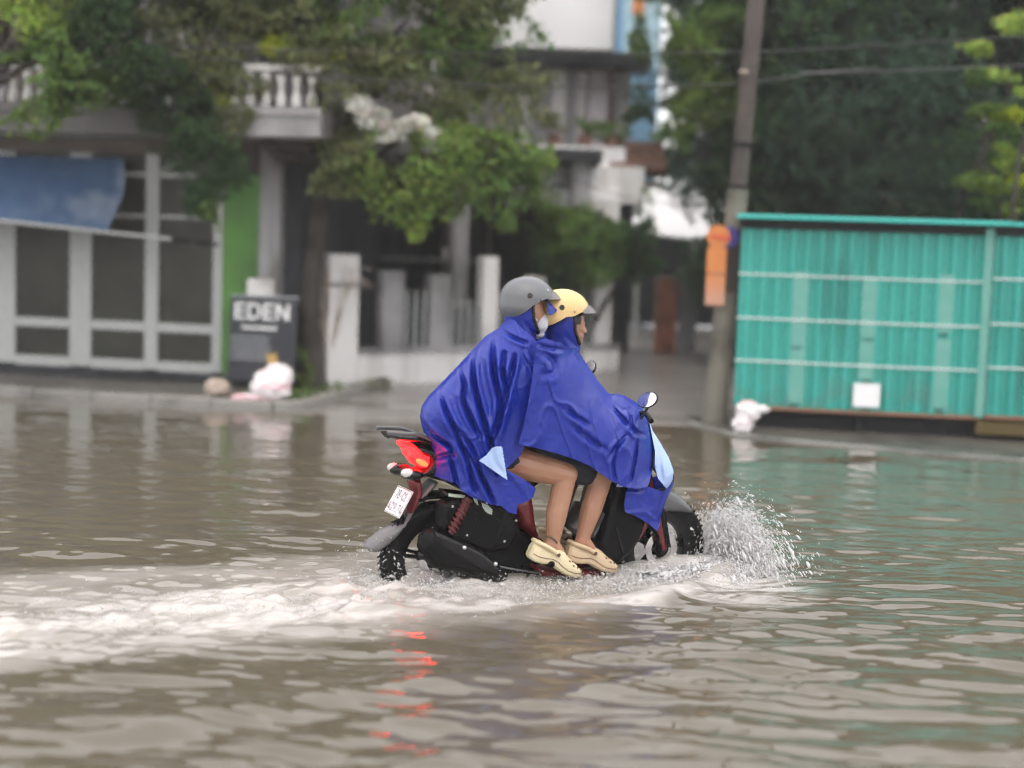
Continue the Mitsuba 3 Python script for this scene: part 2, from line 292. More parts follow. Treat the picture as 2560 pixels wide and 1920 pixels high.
# ------------------------------------------------------------------ the setting: water, ground, pavements
def axis(parts):
    out = []
    for a, b, st in parts: out.append(np.arange(a, b, st))
    return np.concatenate(out)
gx = axis([(-300, -60, 30), (-60, -12, 4), (-12, -4.2, .12), (-4.2, -2.6, .03), (-2.6, 2.6, .0115), (2.6, 4.2, .03), (4.2, 12, .12), (12, 60, 4), (60, 301, 30)])
gy = axis([(-300, -20, 20), (-20, 0, 2), (0, 3.6, .15), (3.6, 8.6, .0115), (8.6, 11, .0165), (11, 15, .04), (15, 40, 2), (40, 301, 20)])
X, Y = np.meshgrid(gx, gy)
def sstep(a, b, x): t = np.clip((x - a) / (b - a), 0, 1); return t * t * (3 - 2 * t)
def water_height(X, Y):
    n = lambda lx, ly, sd, ang=0.0: meshkit.noise(np.stack([(X * math.cos(ang) + Y * math.sin(ang)) / lx, (Y * math.cos(ang) - X * math.sin(ang)) / ly, X * 0 + sd], -1), sd) - 0.5
    ux = (X - P0[0]) * U[0] + (Y - P0[1]) * U[1]; w = (X - P0[0]) * WV[0] + (Y - P0[1]) * WV[1]
    wx = X + 0.25 * n(.8, .5, 21); wy = Y + 0.10 * n(.6, .4, 22)
    near = sstep(14.5, 8.5, Y)
    calm = 0.10 + 0.90 * near
    rw = np.random.default_rng(9); h = 0 * X
    for lo, hi, k, slope in ((.45, 1.2, 16, .048), (.18, .45, 26, .074), (.09, .18, 30, .092), (.05, .09, 20, .060)):
        band = 0 * X
        for _ in range(k):
            lam = math.exp(rw.uniform(math.log(lo), math.log(hi))); th = rw.normal() * .24; ph = rw.uniform(0, 2 * PI)
            band += lam / (2 * PI) * np.sin(2 * PI / lam * (wy * math.cos(th) + wx * math.sin(th)) + ph)
        h += slope * math.sqrt(2.0 / k) * band * (.62 + .76 * (n(1.1 * hi + .3, .5 * hi + .2, 40 + int(hi * 100)) + .5))
    h = h * calm
    # long ridges of the wake running out towards the viewer
    d = w - 0.12
    for off, amp, wd in ((1.25, .020, .10), (1.62, .016, .11), (2.02, .012, .12)):
        q = d - off - 0.16 * np.clip(1.0 - ux, 0, 3) - 0.12 * n(.9, .9, 31 + int(off * 10))
        h += amp * np.exp(-(q / wd) ** 2) * sstep(2.6, 1.0, ux) * sstep(-3.6, -1.5, ux)
    # churned water round the scooter
    side = np.abs(d); hw = np.minimum(0.76 * np.sqrt(np.clip((1.66 - ux) / 0.9, 0, 1)) + .02, .76) + .05 * np.clip(-ux, 0, 4)
    inside = sstep(.12, -.12, side - hw) * sstep(1.75, 1.55, ux)
    rough = 0.034 * n(.22, .12, 5, .4) + 0.028 * n(.09, .05, 6, .4) + 0.012 * n(.04, .03, 7)
    trail = sstep(.45, .1, np.abs(w - .22 + .06 * ux)) * sstep(.6, 0, ux) * sstep(-4.5, -2.0, ux)
    h += rough * inside * (0.35 + 0.9 * trail) * sstep(-5, -1.5, ux)
    h += 0.034 * np.exp(-((side - hw + .15) / .10) ** 2) * sstep(.0, .8, ux) * sstep(1.75, 1.55, ux) * (0.6 + 1.2 * (n(.2, .2, 8) + .5))
    h += 0.05 * np.exp(-(((ux - 1.38) / .28) ** 2 + ((w - .12) / .22) ** 2)) * (0.4 + 1.2 * (n(.12, .12, 9) + .5))
    h += 0.035 * trail * np.exp(-((ux + .35) / .45) ** 2) * (0.3 + 1.4 * (n(.16, .12, 10) + .5))
    fade = sstep(16, 13, Y) * sstep(2.0, 3.6, Y) * sstep(9, 6, np.abs(X))
    return h * fade
Zw = water_height(X, Y)
def grid_mesh(X, Y, Z):
    r, c = X.shape; i = np.arange(r * c).reshape(r, c)
    a, b, d, e = i[:-1, :-1].ravel(), i[:-1, 1:].ravel(), i[1:, 1:].ravel(), i[1:, :-1].ravel()
    return trimesh.Trimesh(np.stack([X.ravel(), Y.ravel(), Z.ravel()], 1), np.vstack([np.stack([a, b, d], 1), np.stack([a, d, e], 1)]), process=False)
put('flood_water', grid_mesh(X, Y, Zw), 'water', smooth=True)
tag('flood_water', 'brown flood water covering the street, churned white behind the scooter', 'water', kind='structure')

gx2 = axis([(-300, -20, 20), (-20, 20, .25), (20, 301, 20)]); gy2 = axis([(-300, -20, 20), (-20, 10, 2), (10, 34, .2), (34, 301, 15)])
X2, Y2 = np.meshgrid(gx2, gy2)
Z2 = np.where(Y2 < 14, -0.18 + 0.18 * sstep(11.5, 14.0, Y2), 0.044 * np.clip(Y2 - 15.3, 0, 8)) + np.where(Y2 > 13, 0.02 * (meshkit.fbm(np.stack([X2 * .9, Y2 * .9, X2 * 0], -1), 3) - .5), 0)
put('ground', grid_mesh(X2, Y2, Z2), 'asphalt', smooth=True)
tag('ground', 'wet asphalt of the side lane rising out of the flood', 'road', kind='structure')

def slab(poly, z0, z1, res=0.25):
    return trimesh.creation.extrude_polygon(Polygon(poly), z1 - z0, engine='earcut').apply_translation((0, 0, z0))
left_pave = [(-14, 16.2), (-2.75, 14.22), (-2.2, 14.15), (-1.98, 14.45), (-1.80, 15.2), (-1.55, 16.0), (-1.1, 17.2), (1.2, 19.1), (1.2, 22), (-14, 24)]
put('left_pavement', slab(left_pave, -.18, .075), 'pavement'); tag('left_pavement', 'dark wet pavement in front of the glazed shop', 'pavement', kind='structure')
# the kerb: separate stones round the corner
kp = catmull([(-9, 15.33), (-6, 14.80), (-2.75, 14.22), (-2.2, 14.15), (-1.98, 14.45), (-1.80, 15.2), (-1.55, 16.0), (-1.1, 17.2), (0.0, 18.2), (1.1, 19.0)], 16)
seg = np.r_[0, np.cumsum(np.linalg.norm(np.diff(kp, axis=0), axis=1))]
tag('kerb', 'worn concrete kerb curving round the pavement corner', 'kerb', kind='structure')
for k in range(int(seg[-1] / 0.62)):
    ss = np.linspace(k * .62 + .006, (k + 1) * .62 - .006, 5)
    c = np.stack([np.interp(ss, seg, kp[:, 0]), np.interp(ss, seg, kp[:, 1])], 1)
    t = np.gradient(c, axis=0); t /= np.linalg.norm(t, axis=1, keepdims=True); nrm = np.stack([t[:, 1], -t[:, 0]], 1)
    hgt = .085 + .006 * math.sin(k * 2.3) + .046 * max(0, float(c[:, 1].mean()) - 15.3)
    rings = [[(*(c[i] + nrm[i] * .0 - nrm[i] * .14), -.17), (*(c[i] - nrm[i] * .14), hgt), (*(c[i] + nrm[i] * .012), hgt), (*(c[i] + nrm[i] * .03), hgt - .02), (*(c[i] + nrm[i] * .045), -.17)] for i in range(5)]
    put('kerb_stone', loft(rings), 'kerb', 'kerb')
right_pave = [(1.72, 14.25), (1.85, 13.75), (2.14, 13.24), (2.6, 12.95), (3.3, 12.62), (4.4, 12.2), (9, 11.2), (14, 10.4), (14, 30), (4.6, 30), (2.2, 15.2)]
put('right_pavement', slab(right_pave, -.18, .012), 'pavement'); tag('right_pavement', 'muddy pavement awash at the foot of the green fence', 'pavement', kind='structure')
rk = catmull([(1.70, 14.3), (1.83, 13.75), (2.12, 13.24), (2.6, 12.93), (3.3, 12.60), (4.4, 12.18), (9, 11.18)], 10)
rr = [[(x - .02, y - .03, -.17), (x - .02, y - .03, .018), (x + .03, y + .05, .024), (x + .05, y + .08, -.17)] for x, y in rk]
put('kerb_edge', loft(rr), 'kerb', 'right_pavement')

# ------------------------------------------------------------------ frames for the buildings
class Frame:
    """s runs along a facade, n away from the street, z up."""
    def __init__(self, o, deg):
        a = math.radians(deg); self.d = np.array([math.cos(a), math.sin(a), 0]); self.n = np.array([-math.sin(a), math.cos(a), 0]); self.o = np.array([o[0], o[1], 0.0])
        self.M = np.eye(4); self.M[:3, 0] = self.d; self.M[:3, 1] = self.n; self.M[:3, 2] = [0, 0, 1]; self.M[:3, 3] = self.o
    def box(self, s0, s1, n0, n1, z0, z1, bev=0.0): return xf(box(s0, s1, n0, n1, z0, z1, bev), self.M)
    def at(self, s, n, z): return self.o + s * self.d + n * self.n + np.array([0, 0, z])
    def mesh(self, m): return xf(m, self.M)
F1, F2, F3 = Frame((-3.9, 16.0), -10), Frame((-1.75, 16.2), 38), Frame((2.3, 13.9), -8)

# the shop with the glazed front
sh = thing('shop', 'glazed shop front with pale metal frames under a grey balcony slab', 'shop building')
put('plinth', F1.box(-5, 1.42, -.06, .3, 0.0, .17), 'dark_wall', sh)
fr = put('window_frame', [F1.box(s0, s1, -.04, .04, .19, z1, .006) for s0, s1, z1 in ((-1.93, -1.60, 2.62), (-.96, -.71, 2.62), (-.09, .06, 2.62), (.68, .79, 2.3), (-2.75, -2.55, 2.62), (-3.7, -3.5, 2.62))], 'alu', sh)
for s0, s1 in ((-3.5, -2.75), (-2.55, -1.93), (-1.60, -.96), (-.71, -.09), (.06, .68)):
    for z, hh in ((.175, .055), (.60, .05), (1.82, .025), (2.26, .03)):
        put('window_rail', F1.box(s0, s1, -.035, .035, z, z + hh * (2 if z < .7 else 1.6), .005), 'alu', sh)
    for z0, z1 in ((.285, .60), (.70, 1.82), (1.86, 2.26), (2.31, 2.62)):
        put('pane', F1.box(s0, s1, -.004, .004, z0, z1), 'pane', sh)
put('curtain', F1.box(-5, .78, .12, .16, .15, 2.64), 'curtain', sh, label='grey green blinds behind the shop panes')
for s0, s1, z in ((.12, .33, 1.585), (.44, .63, 1.560), (.74, .79, 1.585)): put('clip', F1.box(s0, s1 - .04, -.05, -.036, z, z + .022), 'alu', sh)
put('green_panel', F1.box(.80, 1.20, -.05, .3, .1, 2.30), 'green_wall', sh, label='bright green wall strip beside the glazed front')
put('pillar', F1.box(1.21, 1.43, -.08, .3, 0, 2.64), 'concrete', sh)
put('pillar_block', F1.box(1.12, 1.42, -.2, -.085, .95, 1.22, .02), 'white_wall', sh)
put('lintel', F1.box(.68, 1.205, -.02, .2, 2.302, 2.498), 'brown_wall', sh)
put('side_wall', F1.box(1.435, 1.62, .1, 5.5, 0, 2.64), 'dark_wall', sh)
put('balcony_slab', F1.box(-5, 2.1, -.9, 1.2, 2.66, 2.92), 'concrete', sh)
put('slab_moulding', [F1.box(-5, 2.12, -.93, -.903, 2.86, 2.94), F1.box(-5, 2.12, -.92, -.903, 2.655, 2.70)], 'concrete', sh)
put('beam', F1.box(-5, 2.1, -.05, .25, 2.50, 2.655), 'brown_wall', sh)
put('upper_wall', F1.box(-5, 2.6, 1.6, 1.9, 2.9, 5.2), 'lilac_wall', sh)
put('upper_floor', F1.box(-5, 2.6, 1.203, 5.5, 2.64, 2.9), 'concrete', sh)
put('upper_window', F1.box(.6, 1.5, 1.54, 1.6, 3.6, 4.9), 'dark_wall', sh)
put('upper_window', F1.box(-2.6, -1.2, 1.54, 1.6, 3.0, 4.8), 'brown_wall', sh)
put('upper_pillar', F1.box(-.55, -.25, 1.4, 1.6, 2.92, 5.2), 'white_wall', sh)
put('railing_top', F1.box(-5, 2.08, -.83, -.70, 3.30, 3.37, .01), 'white_wall', sh)
prof = [(0, .030), (.04, .05), (.10, .058), (.17, .03), (.22, .028), (.30, .05), (.345, .05), (.37, .030)]
bal = trimesh.creation.revolve([(0.0001, 0)] + [(r, z) for z, r in prof] + [(0.0001, .37)], sections=8)
for i in range(44):
    m = bal.copy(); m.apply_translation((-4.9 + i * .16, -.765, 2.93)); put('baluster', F1.mesh(m), 'white_wall', sh)
put('roof', F1.box(-5.2, 2.8, -.4, 6, 5.2, 5.4), 'concrete', sh)

# blue tarpaulin awning with its bar
aw = thing('awning', 'faded blue tarpaulin awning hung before the glazed shop front', 'awning')
ss, tt = np.meshgrid(np.linspace(-4.2, -.30, 70), np.linspace(0, 1, 30))
zb = 1.583 - .068 * (ss - .61) + .03; top = 2.44 + 0 * ss
edge = 0.05 * np.sin(tt * 4.0) * sstep(-.8, -.3, ss)
zz = top * (1 - tt) + zb * tt - .03 * np.sin(tt * PI) ** 2
nn = -.15 - .55 * tt - .05 * np.sin(ss * 5 + tt * 2) * tt * (1 - tt) * 3 + .03 * (meshkit.fbm(np.stack([ss * 2.2, tt * 2.5, ss * 0], -1), 3) - .5)
put('sheet', F1.mesh(grid_mesh(ss + edge + .14 * tt * sstep(-1.5, -.3, ss), nn, zz)), 'tarp', aw, smooth=True)
put('bar', F1.mesh(tube([(-4.3, -.71, 1.583 - .068 * (-4.3 - .61) + .02), (.50, -.71, 1.583 + .02)], .020, 10)), 'alu', aw)
put('bar_end', F1.mesh(tube([(.50, -.71, 1.603), (1.0, -.71, 1.562)], .016, 10)), 'black_matt', aw)
put('strut', F1.mesh(tube([(.02, -.06, 2.30), (.42, -.06, 2.46)], .012, 8)), 'alu', aw)
put('strut', F1.mesh(tube([(-4.2, -.06, 2.2), (-4.2, -.71, 1.92)], .012, 8)), 'alu', aw)

# black board
FS = Frame((-2.6, 15.4), -10)
bd = thing('sign_board', 'black standing board with large white letters and lines of print', 'sign board')
tilt = np.eye(4); tilt[1, 2] = .10; tilt[0, 2] = 0.0
def onboard(m): return FS.mesh(xf(m, tilt))
put('panel', onboard(box(-.40, .335, -.02, .02, .155, 1.03, .005)), 'sign_black', bd)
put('edge_strip', onboard(box(-.40, .335, -.022, .022, 1.032, 1.045)), 'paint_grey', bd)
RX = np.array([[1, 0, 0, 0], [0, 0, -1, 0], [0, 1, 0, 0], [0, 0, 0, 1.0]])
def letters(txt, x, z, h, width, bold=True):
    m = meshkit.text_mesh(txt, h, .004, bold); w = m.bounds[1][0] - m.bounds[0][0]
    m.apply_translation((-m.bounds[0][0], 0, 0)); m.apply_scale((width / w, 1, 1)); m.apply_transform(RX); m.apply_translation((x, -.0205, z)); return onboard(m)
put('lettering', letters('EDEN', -.35, .80, .165, .60), 'paint_white', bd, label='large white letters EDEN')
for i, (x0, x1, z) in enumerate(((-.27, .14, .712), (-.25, .12, .690), (-.37, .06, .60), (-.37, .06, .545), (-.37, .06, .49), (-.37, .06, .435), (-.37, .06, .38))):
    rng = np.random.default_rng(i); xs = x0; bits = []
    while xs < x1 - .02:
        w_ = rng.uniform(.02, .075); bits.append(onboard(box(xs, min(xs + w_, x1), -.0235, -.0205, z, z + (.017 if i < 2 else .015)))); xs += w_ + .012
    put('print_line', bits, 'paint_white' if i < 2 else 'paint_grey', bd)
for x in (-.34, .27): put('leg', FS.mesh(tube([(x, .05, .07), (x, .012, .3), (x, .10, 1.0)], .012, 8)), 'sign_black', bd)

# rubbish beside the kerb
def lump(c, r, seed, amp=.22, scale=5.0, sub=4, flat=True):
    m = trimesh.creation.icosphere(subdivisions=sub); v = m.vertices.copy()
    n = meshkit.fbm(v * scale * .5 + seed, 4) - .5; ridg = np.abs(meshkit.noise(v * scale * .8 + seed * 3 + 7) - .5)
    v *= (1 + amp * 2 * n - amp * ridg)[:, None]; v = v * r
    if flat: v[:, 2] = np.maximum(v[:, 2], -r[2] * .72)
    return trimesh.Trimesh(v + np.asarray(c), m.faces, process=False)
bg = thing('rubbish_bag', 'white and pink plastic rubbish bag slumped on the kerb corner below the black board', 'plastic bag')
put('sack', [lump((-2.36, 14.42, .20), np.array([.20, .18, .17]), 3, .2), lump((-2.30, 14.47, .30), np.array([.15, .13, .13]), 5, .2)], 'bag', bg, smooth=True)
put('spout', lump((-2.58, 14.38, .09), np.array([.16, .11, .045]), 9, .3), 'bag', bg, smooth=True)
tag(put('cardboard_piece', xf(box(-.05, .05, -.006, .006, 0, .15), trimesh.transformations.translation_matrix((-2.36, 14.62, .36)) @ trimesh.transformations.rotation_matrix(-.25, [0, 1, 0])), 'cardboard'), 'yellow brown scrap of cardboard sticking up behind the rubbish bag', 'cardboard')
tag(put('sack', lump((-2.92, 14.60, .15), np.array([.13, .11, .10]), 12, .25), 'sack', smooth=True), 'small beige sack lying left of the plastic rubbish bag', 'sack')
tag(put('plastic_bag', join([lump((2.19, 13.62, .19), np.array([.115, .1, .11]), 15, .3), lump((2.14, 13.6, .07), np.array([.10, .09, .09]), 17, .3), lump((2.29, 13.62, .22), np.array([.10, .06, .04]), 19, .3)]), 'bag', smooth=True), 'white plastic bag heaped at the foot of the utility pole', 'plastic bag')

# gate wall of the house behind the riders
gw = thing('gate_wall', 'low white garden wall with gate pillar and row of grey posts', 'garden wall')
put('gate_pillar', F2.box(-.36, .03, -.05, .30, 0, 1.50, .015), 'white_wall', gw)
put('pillar_cap', F2.box(-.40, .06, -.08, .33, 1.16, 1.19), 'concrete', gw)
put('low_wall', F2.box(.03, 3.9, .0, .16, 0, .42), 'white_wall', gw)
put('coping', F2.box(.04, 3.9, -.05, .2, .422, .475, .012), 'concrete', gw)
for s0, s1, z in ((.37, .66, 1.33), (1.02, 1.30, 1.30), (1.76, 1.98, 1.52), (2.45, 2.7, 1.3), (3.52, 3.78, 1.33)):
    put('post', F2.box(s0, s1, .01, .15, .476, z, .01), 'white_wall' if s0 > 1.5 else 'concrete', gw)
for s0, s1, z in ((.66, 1.02, 1.02), (1.30, 1.76, .92), (1.98, 2.45, 1.0), (2.7, 3.52, 1.1)):
    put('infill_panel', F2.box(s0, s1, .06, .10, .476, z), 'dark_wall', gw)
    k = int((s1 - s0) / .11)
    for i in range(k): put('bar', F2.box(s0 + (i + .5) * (s1 - s0) / k - .012, s0 + (i + .5) * (s1 - s0) / k + .012, .045, .06, .476, z + .10), 'alu', gw)
# brick gate pillar further up the lane
bp = thing('brick_pillar', 'red brick gate pillar with grey neighbour up the lane', 'pillar')
put('core', box(2.0, 2.27, 20.84, 21.1, .2, 1.30), 'mortar', bp)
for r in range(18):
    for x0, x1 in ((1.985, 2.06), (2.07, 2.20), (2.21, 2.285)) if r % 2 else ((1.985, 2.125), (2.135, 2.285)):
        put('brick', box(x0, x1, 20.815, 20.85, .215 + r * .06, .265 + r * .06), 'brick', bp)
gp = thing('concrete_pillar', 'grey concrete pillar right of the red brick one', 'pillar')
put('shaft', box(2.33, 2.56, 20.8, 21.05, .2, 1.36, .01), 'concrete', gp); put('cap', box(2.30, 2.59, 20.77, 21.08, 1.362, 1.42, .01), 'concrete', gp)

# the house behind
hs = thing('house', 'grey concrete house with white upper balcony behind the trees', 'house')
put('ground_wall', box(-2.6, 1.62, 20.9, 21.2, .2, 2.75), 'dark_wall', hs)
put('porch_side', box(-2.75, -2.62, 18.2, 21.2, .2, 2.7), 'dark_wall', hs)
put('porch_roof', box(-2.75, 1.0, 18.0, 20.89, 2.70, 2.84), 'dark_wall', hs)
for x0, x1 in ((-1.9, -1.05), (-.35, .5)):
    d = put('door', box(x0, x1, 20.84, 20.897, .3, 2.35), 'dark_void', hs)
    put('frame', [box(x0 - .07, x0, 20.82, 20.896, .3, 2.42), box(x1, x1 + .07, 20.82, 20.896, .3, 2.42), box(x0 - .07, x1 + .07, 20.822, 20.895, 2.35, 2.42)], 'brown_wall', d)
for x in (-2.2, -.72, .75): put('porch_column', trimesh.creation.cylinder(.13, 2.5, sections=20).apply_translation((x, 18.3, 1.45)), 'concrete', hs)
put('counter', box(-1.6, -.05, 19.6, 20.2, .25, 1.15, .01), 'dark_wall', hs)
put('shelf', box(-1.75, -.3, 18.9, 19.4, 1.42, 1.47), 'concrete', hs)
put('shelf_item', box(-.95, -.72, 18.95, 19.15, 1.475, 1.60, .01), 'white_wall', hs)
put('upper_wall', box(-2.6, 1.28, 20.9, 21.2, 2.85, 6.2), 'concrete', hs)
for x0, x1 in ((-.05, .1), (.42, .62), (.78, .9)): put('pilaster', box(x0, x1, 20.84, 20.897, 2.85, 4.1), 'white_wall', hs)
put('upper_window', box(-.95, -.45, 20.86, 20.897, 4.3, 5.6), 'dark_void', hs)
put('balcony_front', box(-.46, 1.18, 19.9, 20.0, 4.28, 5.6, .01), 'white_plain', hs, label='white balcony front on the upper floor')
put('balcony_side', box(1.10, 1.18, 20.003, 20.89, 4.28, 5.6, .01), 'white_plain', hs)
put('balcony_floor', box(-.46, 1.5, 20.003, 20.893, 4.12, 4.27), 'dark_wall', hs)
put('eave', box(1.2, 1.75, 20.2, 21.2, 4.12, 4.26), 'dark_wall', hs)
put('corner_column', box(.92, 1.18, 20.5, 20.85, 2.2, 4.1), 'lilac_wall', hs)
put('drain_pipe', tube([(1.24, 20.55, 2.3), (1.24, 20.55, 4.1)], .045, 10), 'drain', hs)
put('side_strip', box(1.31, 1.50, 20.7, 20.9, 2.3, 4.1), 'white_wall', hs)
put('canopy', box(.05, 1.38, 19.5, 20.86, 2.45, 2.98, .01), 'white_plain', hs)
put('canopy_step', box(.65, 1.62, 19.3, 19.495, 2.25, 2.72, .01), 'white_wall', hs)
put('canopy_step', box(-.15, 1.30, 19.2, 19.297, 2.18, 2.40, .01), 'white_plain', hs)
put('stair_wall', box(.9, 1.3, 19.0, 19.19, 1.95, 2.3, .01), 'white_wall', hs)
tl = thing('tiled_roof', 'small red tiled lean to roof under the blue wall', 'roof')
for i in range(6):
    for j in range(4):
        m = trimesh.creation.cylinder(.075, .2, sections=10); m.apply_transform(trimesh.transformations.rotation_matrix(PI / 2 - .5, [1, 0, 0])); m.apply_translation((1.25 + i * .12, 20.05 - j * .16, 3.0 - j * .095)); put('tile', m, 'roof_red', tl)
put('batten', box(1.2, 1.85, 19.5, 20.2, 2.5, 2.56), 'brown_wall', tl)
bl = thing('blue_house', 'blue painted house wall with pale strip glimpsed between trees', 'house')
put('wall', box(1.5, 2.55, 28, 28.4, .5, 7.5), 'blue_wall', bl)
put('strip', box(1.85, 2.5, 27.9, 27.997, 5.0, 7.5), 'pale_blue', bl)
put('orange_panel', box(2.0, 2.2, 27.8, 27.897, 6.0, 7.0), 'orange', bl)
put('side_wall', box(1.2, 1.497, 28.05, 28.3, .5, 6.0), 'white_wall', bl)
an = thing('canopy', 'white sheet canopy sloping over the lane entrance', 'canopy')
v = np.array([(1.75, 22.5, 1.93), (3.5, 22.5, 1.74), (3.5, 24.6, 2.62), (1.75, 24.6, 2.75)]); v2 = v + [0, 0, .03]
put('sheet', Manifold.hull_points(np.vstack([v, v2])), 'white_plain', an)
for x in (1.85, 2.7, 3.4): put('post', tube([(x, 22.6, .3), (x, 22.6, 1.8)], .035, 8), 'alu', an)
put('house_wall', box(1.2, 4.2, 25.6, 25.9, .4, 2.0), 'dark_wall', an)
put('white_box', box(1.55, 1.85, 22.0, 22.3, 2.15, 2.5), 'white_plain', an)

# ------------------------------------------------------------------ corrugated fence
fc = thing('sheet_fence', 'turquoise corrugated sheet fence with white straps and dark foot', 'fence')
def corrugated(s0, s1, z0, z1, n0, pitch=.1325, dep=.036):
    xs = []; k = 0; s = s0
    pat = [(0, 0), (.34, 0), (.46, 1), (.84, 1), (.96, 0)]
    while s < s1:
        for a, b in pat:
            if s + a * pitch <= s1: xs.append((s + a * pitch, n0 - dep * b))
        s += pitch
    xs.append((s1, n0)); P = np.array(xs)
    P[:, 1] += .004 * np.sin(P[:, 0] * 7)
    return loft(np.array([[(a, b, z) for a, b in P] for z in np.linspace(z0, z1, 6)]), cap=False, closed=False)
put('sheet', F3.mesh(corrugated(-.20, 2.07, .225, 1.93, 0.0)), 'teal', fc)
put('sheet', F3.mesh(corrugated(2.09, 6.5, .245, 1.93, -.05)), 'teal', fc)
put('cap', F3.box(-.25, 2.2, -.20, .10, 1.975, 2.015, .005), 'teal_cap', fc)
put('cap', F3.box(2.203, 6.5, -.22, .08, 1.972, 2.008, .005), 'teal_cap', fc)
put('cap_rail', F3.box(-.22, 2.06, -.055, -.040, 1.885, 1.973), 'dark_void', fc); put('cap_rail', F3.box(2.09, 6.4, -.105, -.09, 1.885, 1.973), 'dark_void', fc)
for z in (1.46, 1.05, .65):
    put('strap', F3.mesh(tube([(s, -.046 - .003 * math.sin(s * 5), z - .004 * math.sin(s * 1.4)) for s in np.linspace(-.21, 2.06, 16)], .0070, 8)), 'paint_white', fc)
    put('strap', F3.mesh(tube([(s, -.098, z + .035) for s in np.linspace(2.08, 6.4, 16)], .0070, 8)), 'paint_white', fc)
for s0, s1, z0, z1 in ((.30, .44, .80, 1.50), (.30, .44, .27, .78), (.93, 1.06, .90, 1.48), (.93, 1.06, .52, .88), (1.62, 1.75, .98, 1.52), (1.62, 1.75, .28, .93)):
    put('tape_strip', F3.box(s0, s1, -.0425, -.0375, z0, z1), 'tape', fc)
put('bottom_rail', F3.box(-.18, 2.06, -.03, .03, .195, .222), 'rust', fc); put('bottom_rail', F3.box(2.09, 6.5, -.085, .0, .215, .242), 'rust', fc)
put('seam_post', [F3.box(2.0, 2.075, -.062, -.040, .22, 1.95)], 'tape', fc)
for s in np.arange(-.1, 6.4, 1.05): put('support_post', F3.box(s, s + .06, .07, .13, -.15, 1.9), 'dark_void', fc)
put('footing', F3.box(-.16, 6.5, .14, .4, -.15, .30), 'dark_void', fc)
put('timber', F3.box(2.02, 5.5, -.05, .04, .06, .19, .01), 'wood_yellow', fc)
tag(put('poster', F3.box(.895, 1.135, -.060, -.054, .265, .485), 'white_plain'), 'blank white paper sheet stuck low on the turquoise fence', 'poster')

# ------------------------------------------------------------------ pole, signs, wires
up = thing('utility_pole', 'tall grey brown concrete utility pole leaning beside the fence', 'utility pole')
def pp(z): return np.array([1.975 + .050 * z, 14.2, z])
put('shaft', tube([pp(z) for z in (1.27, 1.8, 2.6, 4, 6, 9)], [.088, .087, .085, .083, .080, .075], 24), 'pole', up, smooth=50)
put('sleeve', tube([pp(z) + [-.012, -.01, 0] for z in (-.18, .3, .8, 1.27)], [.116, .113, .110, .108], 24), 'pole_base', up, smooth=50, label='pale concrete sleeve at the foot of the pole')
put('collar', tube([pp(z) for z in (1.85, 2.27)], [.100, .100], 24), 'pole_base', up, smooth=50)
put('band', [tube([pp(z), pp(z + .03)], [.104, .104], 24) for z in (1.84, 2.26, 2.66)], 'black_matt', up, smooth=50)
put('bracket', box(2.03, 2.11, 14.06, 14.10, 3.33, 3.36, .004), 'sack', up)
ns = thing('pole_sign', 'orange strip sign with small round red disc fixed to the utility pole', 'sign')
put('panel', box(1.80, 1.985, 14.02, 14.05, 1.15, 1.70, .01), 'orange', ns)
put('panel_seam', box(1.798, 1.987, 14.015, 14.0195, 1.445, 1.455), 'drain', ns)
def disc(c, r, t): m = trimesh.creation.cylinder(r, t, sections=32); m.apply_transform(trimesh.transformations.rotation_matrix(PI / 2, [1, 0, 0])); m.apply_translation(c); return m
put('disc', disc((1.90, 14.03, 1.80), .11, .02), 'orange', ns)
put('disc_face', disc((2.0, 14.075, 1.80), .10, .012), 'sign_blue', ns)
sl = box(-.09, .09, -.003, .003, -.012, .012); sl.apply_transform(trimesh.transformations.rotation_matrix(.1, [0, 1, 0])); sl.apply_translation((1.92, 14.001, 1.795)); put('slash', sl, 'sign_red', ns)
def wire(name, pts, r, m, label):
    tag(put(name, tube(catmull(pts, 10), r, 6), m), label, 'cable')
wire('cable', [(-30, 14.6, 4.1), (-4.9, 14.35, 3.50), (-1.5, 14.3, 3.44), (2.1, 14.25, 3.55), (5, 13.2, 3.68), (30, 5, 5)], .009, 'cable', 'upper thin black cable across the trees left of the pole')
wire('cable', [(-30, 14.6, 3.5), (-4.9, 14.35, 3.36), (-2.2, 14.3, 3.20), (.2, 14.26, 3.16), (2.12, 14.22, 3.25)], .011, 'cable', 'lower black cable sagging to the pole through the left tree')
wire('cable', [(2.12, 14.15, 3.25), (3.2, 13.8, 3.38), (5, 13.2, 3.42), (30, 5, 4.5)], .006, 'cable_grey', 'grey cable running right from the pole across the dark trees')
wire('cable', [(.2, 19.0, 4.0), (1.2, 17, 3.35), (2.1, 14.3, 2.95)], .006, 'cable', 'short thin cable from the house to the pole')
wire('cable', [(2.02, 14.15, 2.07), (1.0, 16, 2.25), (-.3, 19, 2.9)], .006, 'cable', 'thin service cable dropping to the pole collar')
